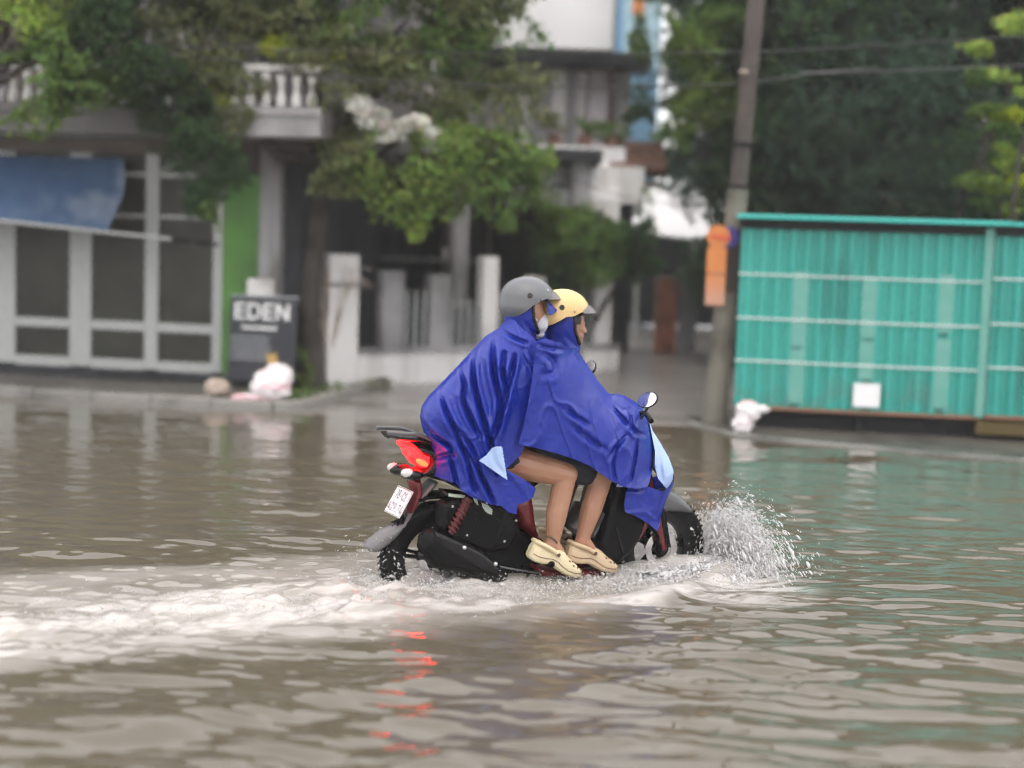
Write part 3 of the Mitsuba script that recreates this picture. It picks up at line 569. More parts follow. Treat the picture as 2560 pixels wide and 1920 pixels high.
# ------------------------------------------------------------------ trees and plants
def leaves(clumps, n, size, seed, cols, flat=0.35, droop=0.0, aspect=0.5, shell=0.5, gap=.36):
    """Folded leaf blades spread through ellipsoid clumps (centre, radii, weight, tint index)."""
    rng = np.random.default_rng(seed)
    wts = np.array([c[2] for c in clumps], float); wts /= wts.sum()
    ci = rng.choice(len(clumps), n, p=wts)
    C = np.array([c[0] for c in clumps])[ci]; R = np.array([c[1] for c in clumps])[ci]; K = np.array([c[3] for c in clumps])[ci]
    d = rng.normal(size=(n, 3)); d /= np.linalg.norm(d, axis=1, keepdims=True)
    rad = rng.uniform(0, 1, n) ** (1 / 3) * (1 - shell) + shell * rng.uniform(.55, 1.05, n)
    pos = C + d * R * rad[:, None]
    wv = np.stack([meshkit.fbm(pos * 2.6 + 11.3 * a + seed, 3, seed + a) - .5 for a in range(3)], -1); pos = pos + wv * np.clip(R * 3.0, .30, .9)
    g = meshkit.noise(pos * 3.1 + seed, seed); keep = g + rng.uniform(-.2, .2, n) > gap       # gaps
    pos, d, K = pos[keep], d[keep], K[keep]; n = len(pos)
    nrm = d * .6 + rng.normal(size=(n, 3)) * .55 + [0, 0, flat]; nrm /= np.linalg.norm(nrm, axis=1, keepdims=True)
    a = np.cross(nrm, rng.normal(size=(n, 3))); a[:, 2] -= droop; a /= np.linalg.norm(a, axis=1, keepdims=True)
    b = np.cross(nrm, a); b /= np.linalg.norm(b, axis=1, keepdims=True); nrm = np.cross(a, b)
    L = size * rng.uniform(.6, 1.35, n)[:, None]
    p0, p2 = pos - a * L * .5, pos + a * L * .5
    p1, p3 = pos + b * L * aspect * .5 + nrm * L * .10, pos - b * L * aspect * .5 + nrm * L * .10
    V = np.stack([p0, p1, p2, p3], 1).reshape(-1, 3); i = np.arange(n)[:, None] * 4
    F = np.vstack([i + [0, 1, 2], i + [0, 2, 3]])
    c = np.array(cols)[K] * rng.uniform(.65, 1.35, n)[:, None] * (1 + rng.normal(size=(n, 3)) * .07)
    return trimesh.Trimesh(V, F, process=False), np.repeat(np.clip(c, .004, .9), 4, 0)
def put_leaves(name, parent, *a, label=None, **k):
    m, c = leaves(*a, **k); return put(name, m, 'leaf', parent, smooth=False, color=c, label=label)
def branchy(base, tips, r0, r1, seed, bend=.12):
    rng = np.random.default_rng(seed); out = []
    for t in tips:
        t = np.asarray(t, float); b = np.asarray(base, float)
        mid = [b + (t - b) * s + rng.normal(size=3) * bend * np.linalg.norm(t - b) * math.sin(PI * s) * .6 for s in (0, .3, .6, .85, 1)]
        p = catmull(mid, 4); out.append(tube(p, np.linspace(r0, r1, len(p)), 8))
    return out
GREENS = [(.15, .24, .075), (.18, .265, .07), (.075, .13, .06), (.55, .62, .06), (.20, .225, .105), (.88, .85, .78), (.38, .50, .12), (.056, .092, .064)]
def cl(x, y, z, rx, ry, rz, w=None, k=0): return ((x, y, z), (rx, ry, rz), w or rx * ry * rz * 8, k)

# street tree beside the black board
tr = thing('street_tree', 'broad street tree by the black board with sparse green crown and white blossom', 'tree')
put('trunk', tube(catmull([(-2.12, 15.75, 0), (-2.18, 15.75, .9), (-2.10, 15.72, 1.8), (-2.05, 15.7, 2.6), (-2.2, 15.7, 3.3), (-2.55, 15.6, 4.1), (-2.8, 15.5, 5.2)], 4), np.linspace(.125, .05, 25), 12), 'bark', tr, smooth=60)
for i, m in enumerate(branchy((-2.05, 15.7, 2.5), [(-1.0, 15.2, 2.75), (-.2, 15.3, 2.6), (-1.2, 15.4, 3.9), (-3.9, 15.2, 3.9), (-.3, 15.2, 4.6), (-3.2, 15.0, 2.9)], .07, .015, 4)): put('limb', m, 'bark', tr, smooth=60)
crown = [cl(-.95, 15.1, 2.35, .85, .6, .38, None, 1), cl(-.25, 15.1, 2.25, .55, .5, .35, None, 0), cl(-1.6, 15.2, 2.5, .55, .5, .42, None, 4), cl(-.1, 15.2, 2.55, .5, .45, .25, None, 1),
         cl(-1.2, 15.3, 3.35, .75, .6, .26, None, 4), cl(-.45, 15.3, 3.0, .5, .5, .3, None, 4), cl(-2.6, 15.0, 3.75, .9, .6, .35, None, 4), cl(-3.5, 15.0, 3.7, .9, .6, .4, None, 4), cl(-1.7, 15.2, 4.0, .7, .6, .4, None, 0),
         cl(-.6, 15.2, 4.15, .8, .6, .35, None, 4), cl(-1.15, 15.2, 4.35, .35, .4, .22, None, 1), cl(-2.5, 15.3, 4.6, 1.4, .9, .5, None, 0), cl(-.3, 15.4, 3.85, .5, .4, .22, None, 0),
         cl(-3.2, 15.4, 5.0, 1.6, 1.0, .45, None, 0), cl(-1.3, 15.4, 4.9, 1.4, 1.0, .4, None, 0), cl(-.2, 15.6, 4.9, .9, .8, .4, None, 4), cl(-1.0, 15.0, 1.95, .3, .3, .25, .15, 1),
         cl(-2.1, 15.0, 3.55, .6, .5, .3, None, 4), cl(-3.1, 15.0, 4.1, .8, .5, .35, None, 4), cl(-1.5, 15.0, 3.65, .6, .5, .25, None, 4), cl(-3.0, 15.0, 3.3, .6, .4, .2, None, 4), cl(-1.9, 15.1, 2.85, .4, .4, .3, None, 4), cl(-.8, 15.1, 3.75, .6, .5, .3, None, 0), cl(-.1, 15.3, 3.4, .45, .4, .25, None, 4), cl(-.75, 15.0, 2.62, .7, .4, .25, None, 1)]
put_leaves('crown', tr, crown, 64000, .10, 11, GREENS, gap=.47)
put_leaves('young_leaves', tr, [cl(-2.92, 15.0, 2.98, .16, .15, .1, None, 3), cl(-3.05, 14.95, 3.1, .12, .12, .08, None, 3), cl(-2.45, 15.0, 3.52, .22, .15, .16, None, 3), cl(-1.95, 15.0, 3.45, .20, .15, .14, None, 3), cl(-2.6, 15.0, 3.05, .14, .1, .06, None, 3), cl(-3.3, 15, 3.4, .2, .15, .08, None, 6), cl(-1.0, 15.0, 1.75, .12, .12, .16, None, 6), cl(-1.1, 15.1, 3.35, .15, .1, .08, None, 6)], 1100, .075, 12, GREENS, label='yellow green young leaf tufts')
put_leaves('blossom', tr, [cl(-1.62, 14.9, 3.02, .16, .2, .09, 2, 5), cl(-1.42, 14.9, 2.92, .22, .2, .10, 3, 5), cl(-1.2, 14.9, 2.84, .2, .2, .08, 2, 5), cl(-1.0, 14.9, 2.86, .14, .2, .07, 1, 5), cl(-.85, 14.9, 2.74, .2, .15, .08, 2, 5), cl(-1.3, 14.9, 2.72, .12, .15, .06, 1, 5)], 1900, .075, 13, GREENS, label='cluster of white blossom')
# dense green creeper over the balcony at the left
cp = thing('creeper', 'dense dark green creeper spilling over the balcony down past the awning', 'climbing plant')
put('stem', branchy((-3.35, 14.8, 3.2), [(-3.15, 14.75, 1.95), (-3.3, 14.7, 2.3), (-2.9, 14.75, 2.3)], .015, .006, 6), 'bark', cp)
put_leaves('foliage', cp, [cl(-3.15, 14.75, 2.45, .34, .25, .50, None, 2), cl(-3.0, 14.75, 2.2, .25, .2, .35, None, 2), cl(-3.05, 14.75, 1.95, .18, .15, .2, None, 0), cl(-3.4, 14.8, 2.95, .45, .3, .28, None, 2), cl(-3.9, 14.8, 3.15, .5, .3, .3, None, 0), cl(-2.85, 14.8, 2.75, .25, .2, .15, None, 4)], 15000, .065, 14, GREENS)
lt = thing('leafy_tree', 'bright and dark green leafy tree at the left edge above the shop', 'tree')
put('trunk', tube(catmull([(-5.6, 14.6, 0), (-5.5, 14.5, 1.5), (-5.1, 14.4, 3.0), (-4.8, 14.3, 4.5)], 5), np.linspace(.14, .05, 16), 10), 'bark', lt, smooth=60)
for m in branchy((-5.1, 14.4, 3.0), [(-4.3, 14.2, 3.3), (-4.0, 14.2, 3.9), (-4.7, 14.2, 4.0)], .05, .012, 8): put('limb', m, 'bark', lt, smooth=60)
put_leaves('crown', lt, [cl(-4.45, 14.1, 3.9, .45, .4, .4, None, 6), cl(-4.4, 14.1, 3.35, .5, .4, .3, None, 0), cl(-3.9, 14.2, 3.75, .4, .4, .35, None, 2), cl(-4.2, 14.2, 2.95, .5, .4, .25, None, 0), cl(-3.6, 14.2, 3.2, .4, .3, .25, None, 2), cl(-4.8, 14.2, 4.6, .9, .7, .6, None, 1), cl(-3.7, 14.4, 4.4, .7, .6, .4, None, 2), cl(-4.8, 14.5, 5.0, 1.2, .9, .4, None, 0), cl(-4.6, 14.1, 2.75, .3, .3, .2, None, 1)], 40000, .09, 15, GREENS, gap=.38)
# bush over the gate wall
bu = thing('garden_bush', 'green garden bush leaning over the wall behind the helmets', 'bush')
put('stem', branchy((.9, 18.6, .3), [(.5, 18.2, 1.9), (1.0, 18.2, 1.9), (1.5, 18.4, 1.8), (.8, 18.3, 1.3)], .05, .012, 9), 'bark', bu, smooth=60)
put_leaves('foliage', bu, [cl(.55, 17.9, 1.95, .38, .35, .28, None, 1), cl(.85, 17.9, 1.65, .5, .35, .3, None, 0), cl(1.3, 18.1, 1.7, .42, .35, .35, None, 2), cl(1.55, 18.2, 1.45, .28, .25, .25, None, 2), cl(.55, 17.9, 1.4, .3, .25, .2, None, 2), cl(-.1, 17.6, 1.92, .16, .15, .12, None, 1), cl(1.55, 18.3, 2.1, .12, .12, .35, None, 0)], 15000, .075, 16, GREENS)
rp = thing('roof_plant', 'small red brown and green pot plants on the canopy roof', 'plant')
for x in (.45, .85, 1.2): put('pot', trimesh.creation.cylinder(.09, .16, sections=14).apply_translation((x, 19.6, 3.06)), 'roof_red', rp)
put_leaves('foliage', rp, [cl(.4, 19.6, 3.22, .22, .15, .12, None, 4), cl(.85, 19.6, 3.2, .18, .15, .1, None, 0), cl(1.25, 19.6, 3.22, .2, .15, .15, None, 0)], 900, .07, 17, GREENS)
# trees behind the lane and the fence
mt = thing('lane_tree', 'light green loose tree left of the utility pole over the lane', 'tree')
put('trunk', tube(catmull([(3.0, 19.5, .2), (2.9, 19.4, 2.0), (2.75, 19.3, 3.5), (2.7, 19.2, 6.0)], 5), np.linspace(.15, .05, 16), 10), 'bark', mt, smooth=60)
for m in branchy((2.8, 19.3, 3.0), [(2.1, 19.0, 3.6), (2.3, 18.9, 4.6), (3.2, 19.0, 4.2), (2.2, 19.1, 2.9)], .05, .012, 10): put('limb', m, 'bark', mt, smooth=60)
put_leaves('crown', mt, [cl(2.2, 18.9, 4.2, .42, .45, .5, None, 1), cl(2.35, 18.9, 3.5, .42, .4, .4, None, 1), cl(2.7, 19.0, 3.4, .4, .4, .5, None, 2), cl(2.55, 19.0, 4.5, .5, .5, .4, None, 0), cl(2.0, 19.0, 3.15, .3, .3, .2, None, 0), cl(2.8, 19.0, 5.3, .9, .8, .45, None, 2), cl(2.4, 18.9, 2.75, .25, .25, .12, None, 2), cl(2.75, 19.0, 2.55, .3, .3, .2, None, 2), cl(1.5, 19.4, 4.3, .16, .2, .35, None, 0), cl(1.55, 19.4, 3.6, .2, .2, .3, None, 2), cl(1.5, 19.4, 5.0, .25, .25, .3, None, 0)], 36000, .09, 18, GREENS, gap=.36)
def big_tree(name, label, x, y, h, r, seed, n, ks, size=.10):
    t = thing(name, label, 'tree', None); rng = np.random.default_rng(seed)
    put('trunk', tube(catmull([(x, y, 0), (x + .1, y, h * .3), (x - .1, y, h * .6), (x, y, h * .9)], 5), np.linspace(.2, .05, 16), 10), 'bark', t, smooth=60)
    for m in branchy((x, y, h * .35), [(x + math.cos(a) * r * .8, y + math.sin(a) * r * .6, h * rng.uniform(.4, .8)) for a in np.arange(6) * 1.05], .07, .015, seed): put('limb', m, 'bark', t, smooth=60)
    cs = []
    for i in range(40):
        a = rng.uniform(0, 2 * PI); q = rng.uniform(.25, 1) * r; z = h * rng.uniform(.2, 1.0); s = rng.uniform(.6, 1.1)
        cs.append(cl(x + math.cos(a) * q, y + math.sin(a) * q * .8, z, s, s * .9, s * .6, None, int(rng.choice(ks))))
    put_leaves('crown', t, cs, n, size, seed, GREENS, droop=.4)
big_tree('dark_tree', 'tall dark green tree directly right of the utility pole', 4.0, 19.5, 6.2, 1.5, 31, 52000, [7, 7, 2], .12)
big_tree('dark_tree', 'tall dark green tree behind the middle of the turquoise fence', 6.3, 19.0, 6.4, 1.9, 32, 56000, [7, 2, 7], .12)
big_tree('dark_tree', 'tall dark green tree at the right edge behind the fence', 8.4, 19.5, 6.4, 1.9, 33, 46000, [7, 2], .12)
big_tree('dark_tree', 'low dark green tree crowding the top of the fence', 5.2, 16.6, 3.6, 1.5, 34, 30000, [7, 7, 2], .085)
big_tree('dark_tree', 'far dark tree filling the gap between the pole and the first tall tree', 4.6, 25, 7.2, 2.2, 36, 40000, [7, 2, 7], .17)
big_tree('dark_tree', 'far dark tree between the two tallest trees behind the fence', 7.6, 26, 7.6, 2.6, 37, 46000, [7, 7, 2], .17)
big_tree('dark_tree', 'far dark tree seen at the right margin above the fence', 10.6, 26, 7.4, 2.6, 38, 40000, [7, 2], .17)
ys = thing('shrub', 'yellow green shrub leaning in at the right edge over the fence', 'bush')
put('stem', branchy((5.3, 15.3, 0), [(4.8, 15.2, 2.6), (5.0, 15.1, 3.4), (4.6, 15.2, 3.1), (5.2, 15.2, 4.2)], .05, .01, 35), 'bark', ys, smooth=60)
rng = np.random.default_rng(61)
put_leaves('foliage', ys, [cl(4.95 + rng.uniform(-.38, .5), 15.1 + rng.uniform(-.3, .3), z_ + rng.uniform(-.08, .08), rng.uniform(.10, .26), .16, rng.uniform(.04, .09), None, int(rng.choice([6, 6, 3, 1, 0]))) for z_ in np.repeat([2.2, 2.4, 2.6, 2.75, 2.95, 3.15, 3.35, 3.55, 3.8, 4.1], 4)], 6500, .085, 19, GREENS)
gr = thing('weeds', 'patch of weeds at the foot of the gate pillar', 'weeds')
labels[gr]['kind'] = 'stuff'
m, c = leaves([cl(-2.15, 14.75, .12, .35, .25, .06, None, 0), cl(-1.95, 15.3, .12, .2, .35, .06, None, 0), cl(-2.3, 15.6, .3, .16, .12, .2, None, 1), cl(-1.5, 16.2, .12, .3, .2, .06, None, 4)], 1400, .05, 20, GREENS)
scene[gr] = mikit.ply(m, M['leaf'], color=c)
# dry palm fronds beside the gate pillar
pf = thing('bare_shrub', 'pale bare arching shrub stems beside the gate pillar', 'shrub')
rng = np.random.default_rng(77)
for i in range(12):
    a = rng.uniform(-.6, 1.0); L = rng.uniform(.35, .65)
    put('stem', tube(catmull([(-2.0, 16.0, .3), (-2.0 + .2 * a, 15.95, .9), (-2.0 + .55 * a * L * 1.6, 15.9, 1.2 + .2 * rng.uniform()), (-2.0 + .9 * a * L * 1.6, 15.85, 1.05 + .3 * rng.uniform())], 5), np.linspace(.012, .004, 16), 6), 'sack', pf)
# ------------------------------------------------------------------ the scooter
sc = thing('motor_scooter', 'black and dark red motor scooter ploughing through the flood with its tail light on', 'motor scooter')
RW, FW = (0.0, 0.10), (1.262, 0.085)
def wheel(name, c, r, wd, hole, seed):
    wk = key_for(sc + '__' + name)
    a = np.arange(64) * 2 * PI / 64
    prof = [(hole, -wd * .30), (hole + .02, -wd * .40), (r - .055, -wd * .48), (r - .03, -wd * .5), (r - .008, -wd * .33), (r, 0), (r - .008, wd * .33), (r - .03, wd * .5), (r - .055, wd * .48), (hole + .02, wd * .40), (hole, wd * .30)]
    ring = lambda pr: np.array([[S(c[0] + q * math.cos(t), w_, c[1] + q * math.sin(t)) for q, w_ in pr] for t in np.r_[a, a[:1]]])
    put('tyre', loft(ring([(max(q, hole + .035), w_) for q, w_ in prof]), cap=False), 'rubber', wk, smooth=40)
    tr_ = []
    for i in range(56):
        t = i * 2 * PI / 56
        for sgn in (-1, 1):
            p = [S(c[0] + (r + .001) * math.cos(t + dt), sgn * wd * f, c[1] + (r + .001 - .010 * f) * math.sin(t + dt)) for dt, f in ((0, .05), (.05, .22), (.07, .40))]
            tr_.append(tube(p, [.004, .005, .004], 5))
    put('tread', tr_, 'rubber', wk)
    put('rim', loft(ring([(hole, -wd * .34), (hole + .036, -wd * .40), (hole + .036, wd * .40), (hole, wd * .34), (hole - .008, .0), (hole, -wd * .34)]), cap=False), 'black_gloss', wk, smooth=40)
    put('hub', loft(np.array([[S(c[0] + q * math.cos(t), w_, c[1] + q * math.sin(t)) for t in a[::3]] for q, w_ in ((.03, -.06), (.042, -.055), (.042, .055), (.03, .06))])), 'black_matt', wk, smooth=40)
    for k in range(5):
        t = k * 2 * PI / 5 + seed
        for e in (-.09, .09):
            put('spoke', tube([S(c[0] + .038 * math.cos(t + e * 2), 0, c[1] + .038 * math.sin(t + e * 2)), S(c[0] + hole * math.cos(t + e), 0, c[1] + hole * math.sin(t + e))], [.012, .009], 8), 'black_gloss', wk)
    put('brake_disc', loft(np.array([[S(c[0] + q * math.cos(t), w_, c[1] + q * math.sin(t)) for t in a[::2]] for q, w_ in ((.06, .05), (.095, .05), (.095, .054), (.06, .054))]), cap=False), 'chrome', wk, smooth=30)
wheel('rear_wheel', RW, .28, .095, .165, .4)
wheel('front_wheel', FW, .282, .085, .150, .15)

put('engine', puff([(.12, .36), (.30, .36), (.42, .26), (.53, .18), (.55, .06), (.50, -.06), (.30, -.08), (.12, -.02), (.10, .15)], .115, .05), 'black_matt', sc, smooth=40)
put('air_box', puff([(-.04, .40), (.05, .44), (.20, .42), (.34, .36), (.40, .26), (.34, .15), (.20, .14), (.05, .20), (-.05, .28)], .055, .04, w0=.115), 'black_matt', sc, smooth=40)
arc = [(.335 * math.cos(t), .10 + .335 * math.sin(t)) for t in np.radians(np.linspace(15, 112, 16))] + [(.300 * math.cos(t), .10 + .300 * math.sin(t)) for t in np.radians(np.linspace(112, 15, 16))]
put('inner_fender', puff(arc, .07, .01, .012), 'black_matt', sc, smooth=40)
put('tail_body', puff([(-.19, .66), (-.10, .685), (-.02, .665), (.06, .60), (.30, .58), (.55, .58), (.56, .50), (.50, .44), (.40, .39), (.28, .37), (.14, .43), (.04, .48), (-.06, .51), (-.13, .50), (-.15, .545), (-.09, .56), (-.08, .60), (-.14, .62)], .125, .05, taper=lambda u, z: np.clip(.62 + (u + .2) * 1.0, .6, 1.0)), 'black_gloss', sc, smooth=40)
put('seat', puff([(-.03, .62), (.06, .66), (.25, .655), (.36, .625), (.56, .60), (.60, .56), (.30, .56), (.02, .585)], .135, .05), 'black_matt', sc, smooth=40)
put('side_panel', puff([(0.258, 0.391), (0.297, 0.379), (0.387, 0.422), (0.432, 0.439), (0.472, 0.418), (0.489, 0.363), (0.505, 0.266), (0.528, 0.198), (0.508, 0.183), (0.454, 0.220), (0.406, 0.257), (0.371, 0.320), (0.304, 0.365)], .150, .06, .012, smooth_outline=3), 'maroon', sc, smooth=40)
put('lower_trim', puff([(0.465, 0.255), (0.534, 0.191), (0.550, 0.129), (0.510, 0.144), (0.460, 0.225)], .155, .02, .012), 'maroon', sc, smooth=40)
put('floorboard', puff([(0.461, 0.078), (0.528, 0.065), (0.622, 0.050), (0.827, 0.034), (0.897, 0.014), (0.885, -0.028), (0.817, -0.042), (0.626, -0.029), (0.532, -0.029), (0.476, 0.029)], .185, .03, .012), 'maroon', sc, smooth=40)
put('belly', puff([(.40, .08), (.55, .05), (.85, .0), (.98, .0), (.98, -.10), (.45, -.12)], .15, .04), 'black_matt', sc, smooth=40)
put('leg_shield', puff([(.885, .56), (.93, .64), (1.0, .70), (1.06, .70), (1.08, .60), (1.13, .40), (1.15, .27), (1.12, .20), (1.05, .10), (.95, .02), (.83, .03), (.815, .16), (.852, .30), (.88, .42)], .175, .05, .014), 'black_matt', sc, smooth=40)
put('leg_shield_edge', puff([(0.852, 0.343), (0.862, 0.315), (0.826, 0.228), (0.797, 0.174), (0.782, 0.174), (0.783, 0.208), (0.812, 0.267), (0.835, 0.311)], .180, .012, .010), 'grey_fender', sc, smooth=40)
put('front_panel', puff([(1.068, 0.294), (1.097, 0.287), (1.137, 0.251), (1.117, 0.213), (1.075, 0.153), (1.036, 0.107), (1.002, 0.078), (0.989, 0.090), (1.019, 0.128), (1.047, 0.200)], .180, .03, .012), 'maroon', sc, smooth=40)
put('rib', tube([[0.55, 7.393, 0.245], [0.57, 7.402, 0.183], [0.596, 7.414, 0.097]], .008, 8), 'black_gloss', sc)
put('handlebar_cover', puff([(.99, .80), (1.03, .85), (1.09, .83), (1.09, .76), (1.06, .70), (1.0, .72)], .09, .05), 'black_gloss', sc, smooth=40)
put('front_apron', puff([(1.02, .74), (1.09, .72), (1.12, .58), (1.12, .42), (1.10, .32), (1.04, .40)], .10, .06), 'maroon', sc, smooth=40)
put('handlebar', tube([S(1.0, -.34, .84), S(1.05, -.2, .84), S(1.07, 0, .80), S(1.05, .2, .82), S(1.0, .34, .80)], .013, 10), 'black_matt', sc)
# front end
put('front_fender', puff([(1.245, 0.383), (1.297, 0.398), (1.337, 0.384), (1.378, 0.360), (1.416, 0.330), (1.448, 0.294), (1.478, 0.253), (1.423, 0.259), (1.363, 0.268), (1.303, 0.274), (1.257, 0.262), (1.230, 0.292)], .062, .05, .010, smooth_outline=0), 'grey_fender', sc, smooth=45)
for s_ in (-1, 1):
    put('fork', tube([S(1.15, .07 * s_, .48), S(1.20, .07 * s_, .30), S(FW[0], .07 * s_, FW[1])], [.024, .026, .020], 12), 'maroon' if s_ > 0 else 'black_matt', sc, smooth=40)
    put('fork_brace', puff([(1.19, .34), (1.26, .30), (1.30, .12), (1.24, .06), (1.20, .20)], .012, .012, w0=.074 * s_), 'black_matt', sc, smooth=40)
# rear end
put('rear_rack', puff([(-0.277, 0.728), (-0.267, 0.732), (-0.201, 0.726), (-0.126, 0.718), (-0.095, 0.712), (-0.047, 0.686), (-0.018, 0.665), (-0.024, 0.648), (-0.056, 0.663), (-0.100, 0.675), (-0.156, 0.686), (-0.206, 0.694), (-0.255, 0.707), (-0.264, 0.701), (-0.269, 0.709)], .10, .02, .008), 'black_gloss', sc, smooth=40)
rr = np.array([(-0.291, 0.736), (-0.216, 0.731), (-0.142, 0.725), (-0.067, 0.695)])
for s_ in (-1, 1): put('rack_rail', tube(catmull([S(u, .105 * s_ * f, z + .004) for (u, z), f in zip(rr, (.75, 1, 1, .9))], 4), .009, 8), 'grey_fender', sc, smooth=40)
put('rack_knob', ell(S(-.075, .06, .715), (.03, .03, .012)), 'chrome', sc, smooth=40)
tk = put('tail_light', puff([(-0.199, 0.682), (-0.147, 0.678), (-0.115, 0.656), (-0.099, 0.635), (-0.063, 0.619), (-0.061, 0.578), (-0.084, 0.554), (-0.125, 0.571), (-0.157, 0.610), (-0.174, 0.646), (-0.189, 0.660)], .108, .035, .009), 'lens_red', sc, smooth=45, label='red tail light lens, lit')
scene[tk]['emitter'] = {'type': 'area', 'radiance': rgb((1.9, 0.010, 0.012))}
for s_ in (-1, 1):
    c = S(-.118 + .02 * (s_ < 0), .102 if s_ > 0 else -.05, .592)
    k = put('lamp_core', trimesh.Trimesh(*(lambda m: ((m.vertices * [.034, .014, .015]) @ np.array([[.90, 0, -.43], [0, 1, 0], [.43, 0, .90]]), m.faces))(trimesh.creation.icosphere(subdivisions=3)), process=False).apply_transform(np.vstack([np.hstack([S4[:3, :3], c[:, None]]), [0, 0, 0, 1]])), 'lens_red', tk, smooth=True)
    scene[k]['emitter'] = {'type': 'area', 'radiance': rgb((8.0, 0.075, 0.02))}
for s_ in (-1, 1):
    w_ = .11 if s_ > 0 else -.05
    ts = put('turn_signal', ell(S(-.17, w_, .538), (.055, .05, .030)), 'black_gloss', sc, smooth=40)
    put('lens', ell(S(-.200, w_ + .015 * s_, .548), (.032, .03, .022)), 'lens_clear', ts, smooth=True)
put('plate_bracket', puff([(-.15, .50), (-.09, .50), (-.08, .42), (-.13, .33), (-.16, .33), (-.13, .44)], .06, .02, .01), 'maroon', sc, smooth=40)
put('mudguard', puff([(0.006, 0.477), (-0.033, 0.499), (-0.070, 0.462), (-0.112, 0.416), (-0.151, 0.344), (-0.186, 0.292), (-0.227, 0.271), (-0.281, 0.253), (-0.335, 0.213), (-0.363, 0.176), (-0.345, 0.154), (-0.303, 0.149), (-0.261, 0.178), (-0.212, 0.215), (-0.164, 0.270), (-0.140, 0.311), (-0.092, 0.380)], .060, .03, .010), 'grey_plastic', sc, smooth=40)
# number plate: hinged on the mudguard, leaning forward at the top
pu = np.array([math.sin(math.radians(29)), math.cos(math.radians(29))])
upv = pu[0] * U + pu[1] * np.array([0, 0, 1.0]); nv = -pu[1] * U + pu[0] * np.array([0, 0, 1.0])
PM = np.eye(4); PM[:3, 0] = WV; PM[:3, 1] = upv; PM[:3, 2] = nv; PM[:3, 3] = S(-.172, .0, .377) + nv * .022
pk = put('number_plate', xf(box(-.105, .105, -.072, .072, 0, .004, .0019), PM), 'plate_white', sc, label='white number plate reading 78-C1 429.74')
def ptext(t, x0, width, y, h):
    m = meshkit.text_mesh(t, h, .0015, False); b = m.bounds; m.apply_translation((-b[0][0], 0, 0)); m.apply_scale((width / (b[1][0] - b[0][0]), 1, 1)); m.apply_translation((x0, y, .0035)); return xf(m, PM)
put('lettering', [ptext('78-C1', -.066, .132, .010, .045), ptext('429.74', -.092, .184, -.056, .045)], 'plate_text', pk)
put('border', [xf(box(x0, x1, y0, y1, .0036, .0052), PM) for x0, x1, y0, y1 in ((-.102, .102, .066, .069), (-.102, .102, -.069, -.066), (-.102, -.099, -.0655, .0655), (.099, .102, -.0655, .0655))], 'rust', pk)
# shock absorber and exhaust
sp0, sp1 = S(.095, .186, .425), S(.005, .186, .258)
sk = put('shock_absorber', tube([sp0, sp1], .014, 10), 'red_spring', sc, smooth=40)
ax = (sp1 - sp0); e1 = np.cross(ax, WV); e1 /= np.linalg.norm(e1)
put('spring', tube([sp0 + ax * t + .020 * (math.cos(t * 2 * PI * 8) * e1 + math.sin(t * 2 * PI * 8) * WV) for t in np.linspace(.04, .92, 140)], .0065, 6), 'red_spring', sk, smooth=60)
put('sleeve', tube([sp0, sp0 + ax * .5], .019, 12), 'red_spring', sk, smooth=40)
ex = put('exhaust', puff([(-0.144, 0.251), (-0.120, 0.279), (-0.086, 0.288), (-0.024, 0.263), (0.040, 0.235), (0.104, 0.205), (0.169, 0.170), (0.228, 0.130), (0.278, 0.076), (0.322, 0.041), (0.304, -0.012), (0.226, -0.001), (0.142, 0.029), (0.020, 0.069), (-0.081, 0.095), (-0.132, 0.151), (-0.152, 0.199)], .055, .06, .012, w0=.165), 'black_matt', sc, smooth=45)
put('heat_shield', puff([(-0.088, 0.278), (-0.031, 0.255), (0.032, 0.225), (0.096, 0.195), (0.160, 0.161), (0.219, 0.117), (0.259, 0.073), (0.228, 0.051), (0.150, 0.085), (0.047, 0.145), (-0.029, 0.190), (-0.081, 0.240)], .012, .012, .010, w0=.212), 'black_gloss', ex, smooth=40)
for p_ in [(0.063, 0.194), (0.230, 0.104)]: put('bolt', ell(S(p_[0], .226, p_[1]), (.012, .012, .012), 12), 'chrome', ex, smooth=True)
put('tail_pipe', tube([S(-.10, .165, .16), S(-.155, .165, .155)], .024, 14), 'black_gloss', ex)
for pts in ([(-0.004, 0.450), (0.082, 0.438), (0.077, 0.423), (-0.005, 0.435)], [(0.119, 0.434), (0.146, 0.417), (0.153, 0.384), (0.134, 0.402)], [(0.170, 0.397), (0.199, 0.388), (0.229, 0.361), (0.226, 0.335), (0.197, 0.348), (0.177, 0.373)]):
    put('sticker', puff(pts, .006, .005, .008, w0=.172), 'sticker', sc, smooth=40)
put('sticker_panel', puff([(-0.026, 0.465), (0.081, 0.449), (0.171, 0.413), (0.244, 0.366), (0.258, 0.320), (0.187, 0.330), (0.128, 0.368), (0.083, 0.411), (-0.018, 0.424)], .055, .03, .012, w0=.112), 'black_gloss', sc, smooth=40)
put('side_stand', [tube([S(.42, .17, -.01), S(.54, .20, -.02)], .016, 8), tube([S(.45, .18, -.01), S(.42, .20, .03)], .010, 8)], 'chrome', sc)
put('passenger_peg', tube([S(.50, .14, .10), S(.51, .28, .095)], .016, 10), 'black_matt', sc)
for pts in (((.02, .40), (.12, .36), (.22, .33), (.33, .27)), ((.10, .42), (.13, .33), (.17, .22)), ((.30, .35), (.27, .25), (.23, .16))):
    put('panel_gap', tube(catmull([S(u, .1715, z) for u, z in pts], 5), .0026, 6), 'black_gloss', sc)
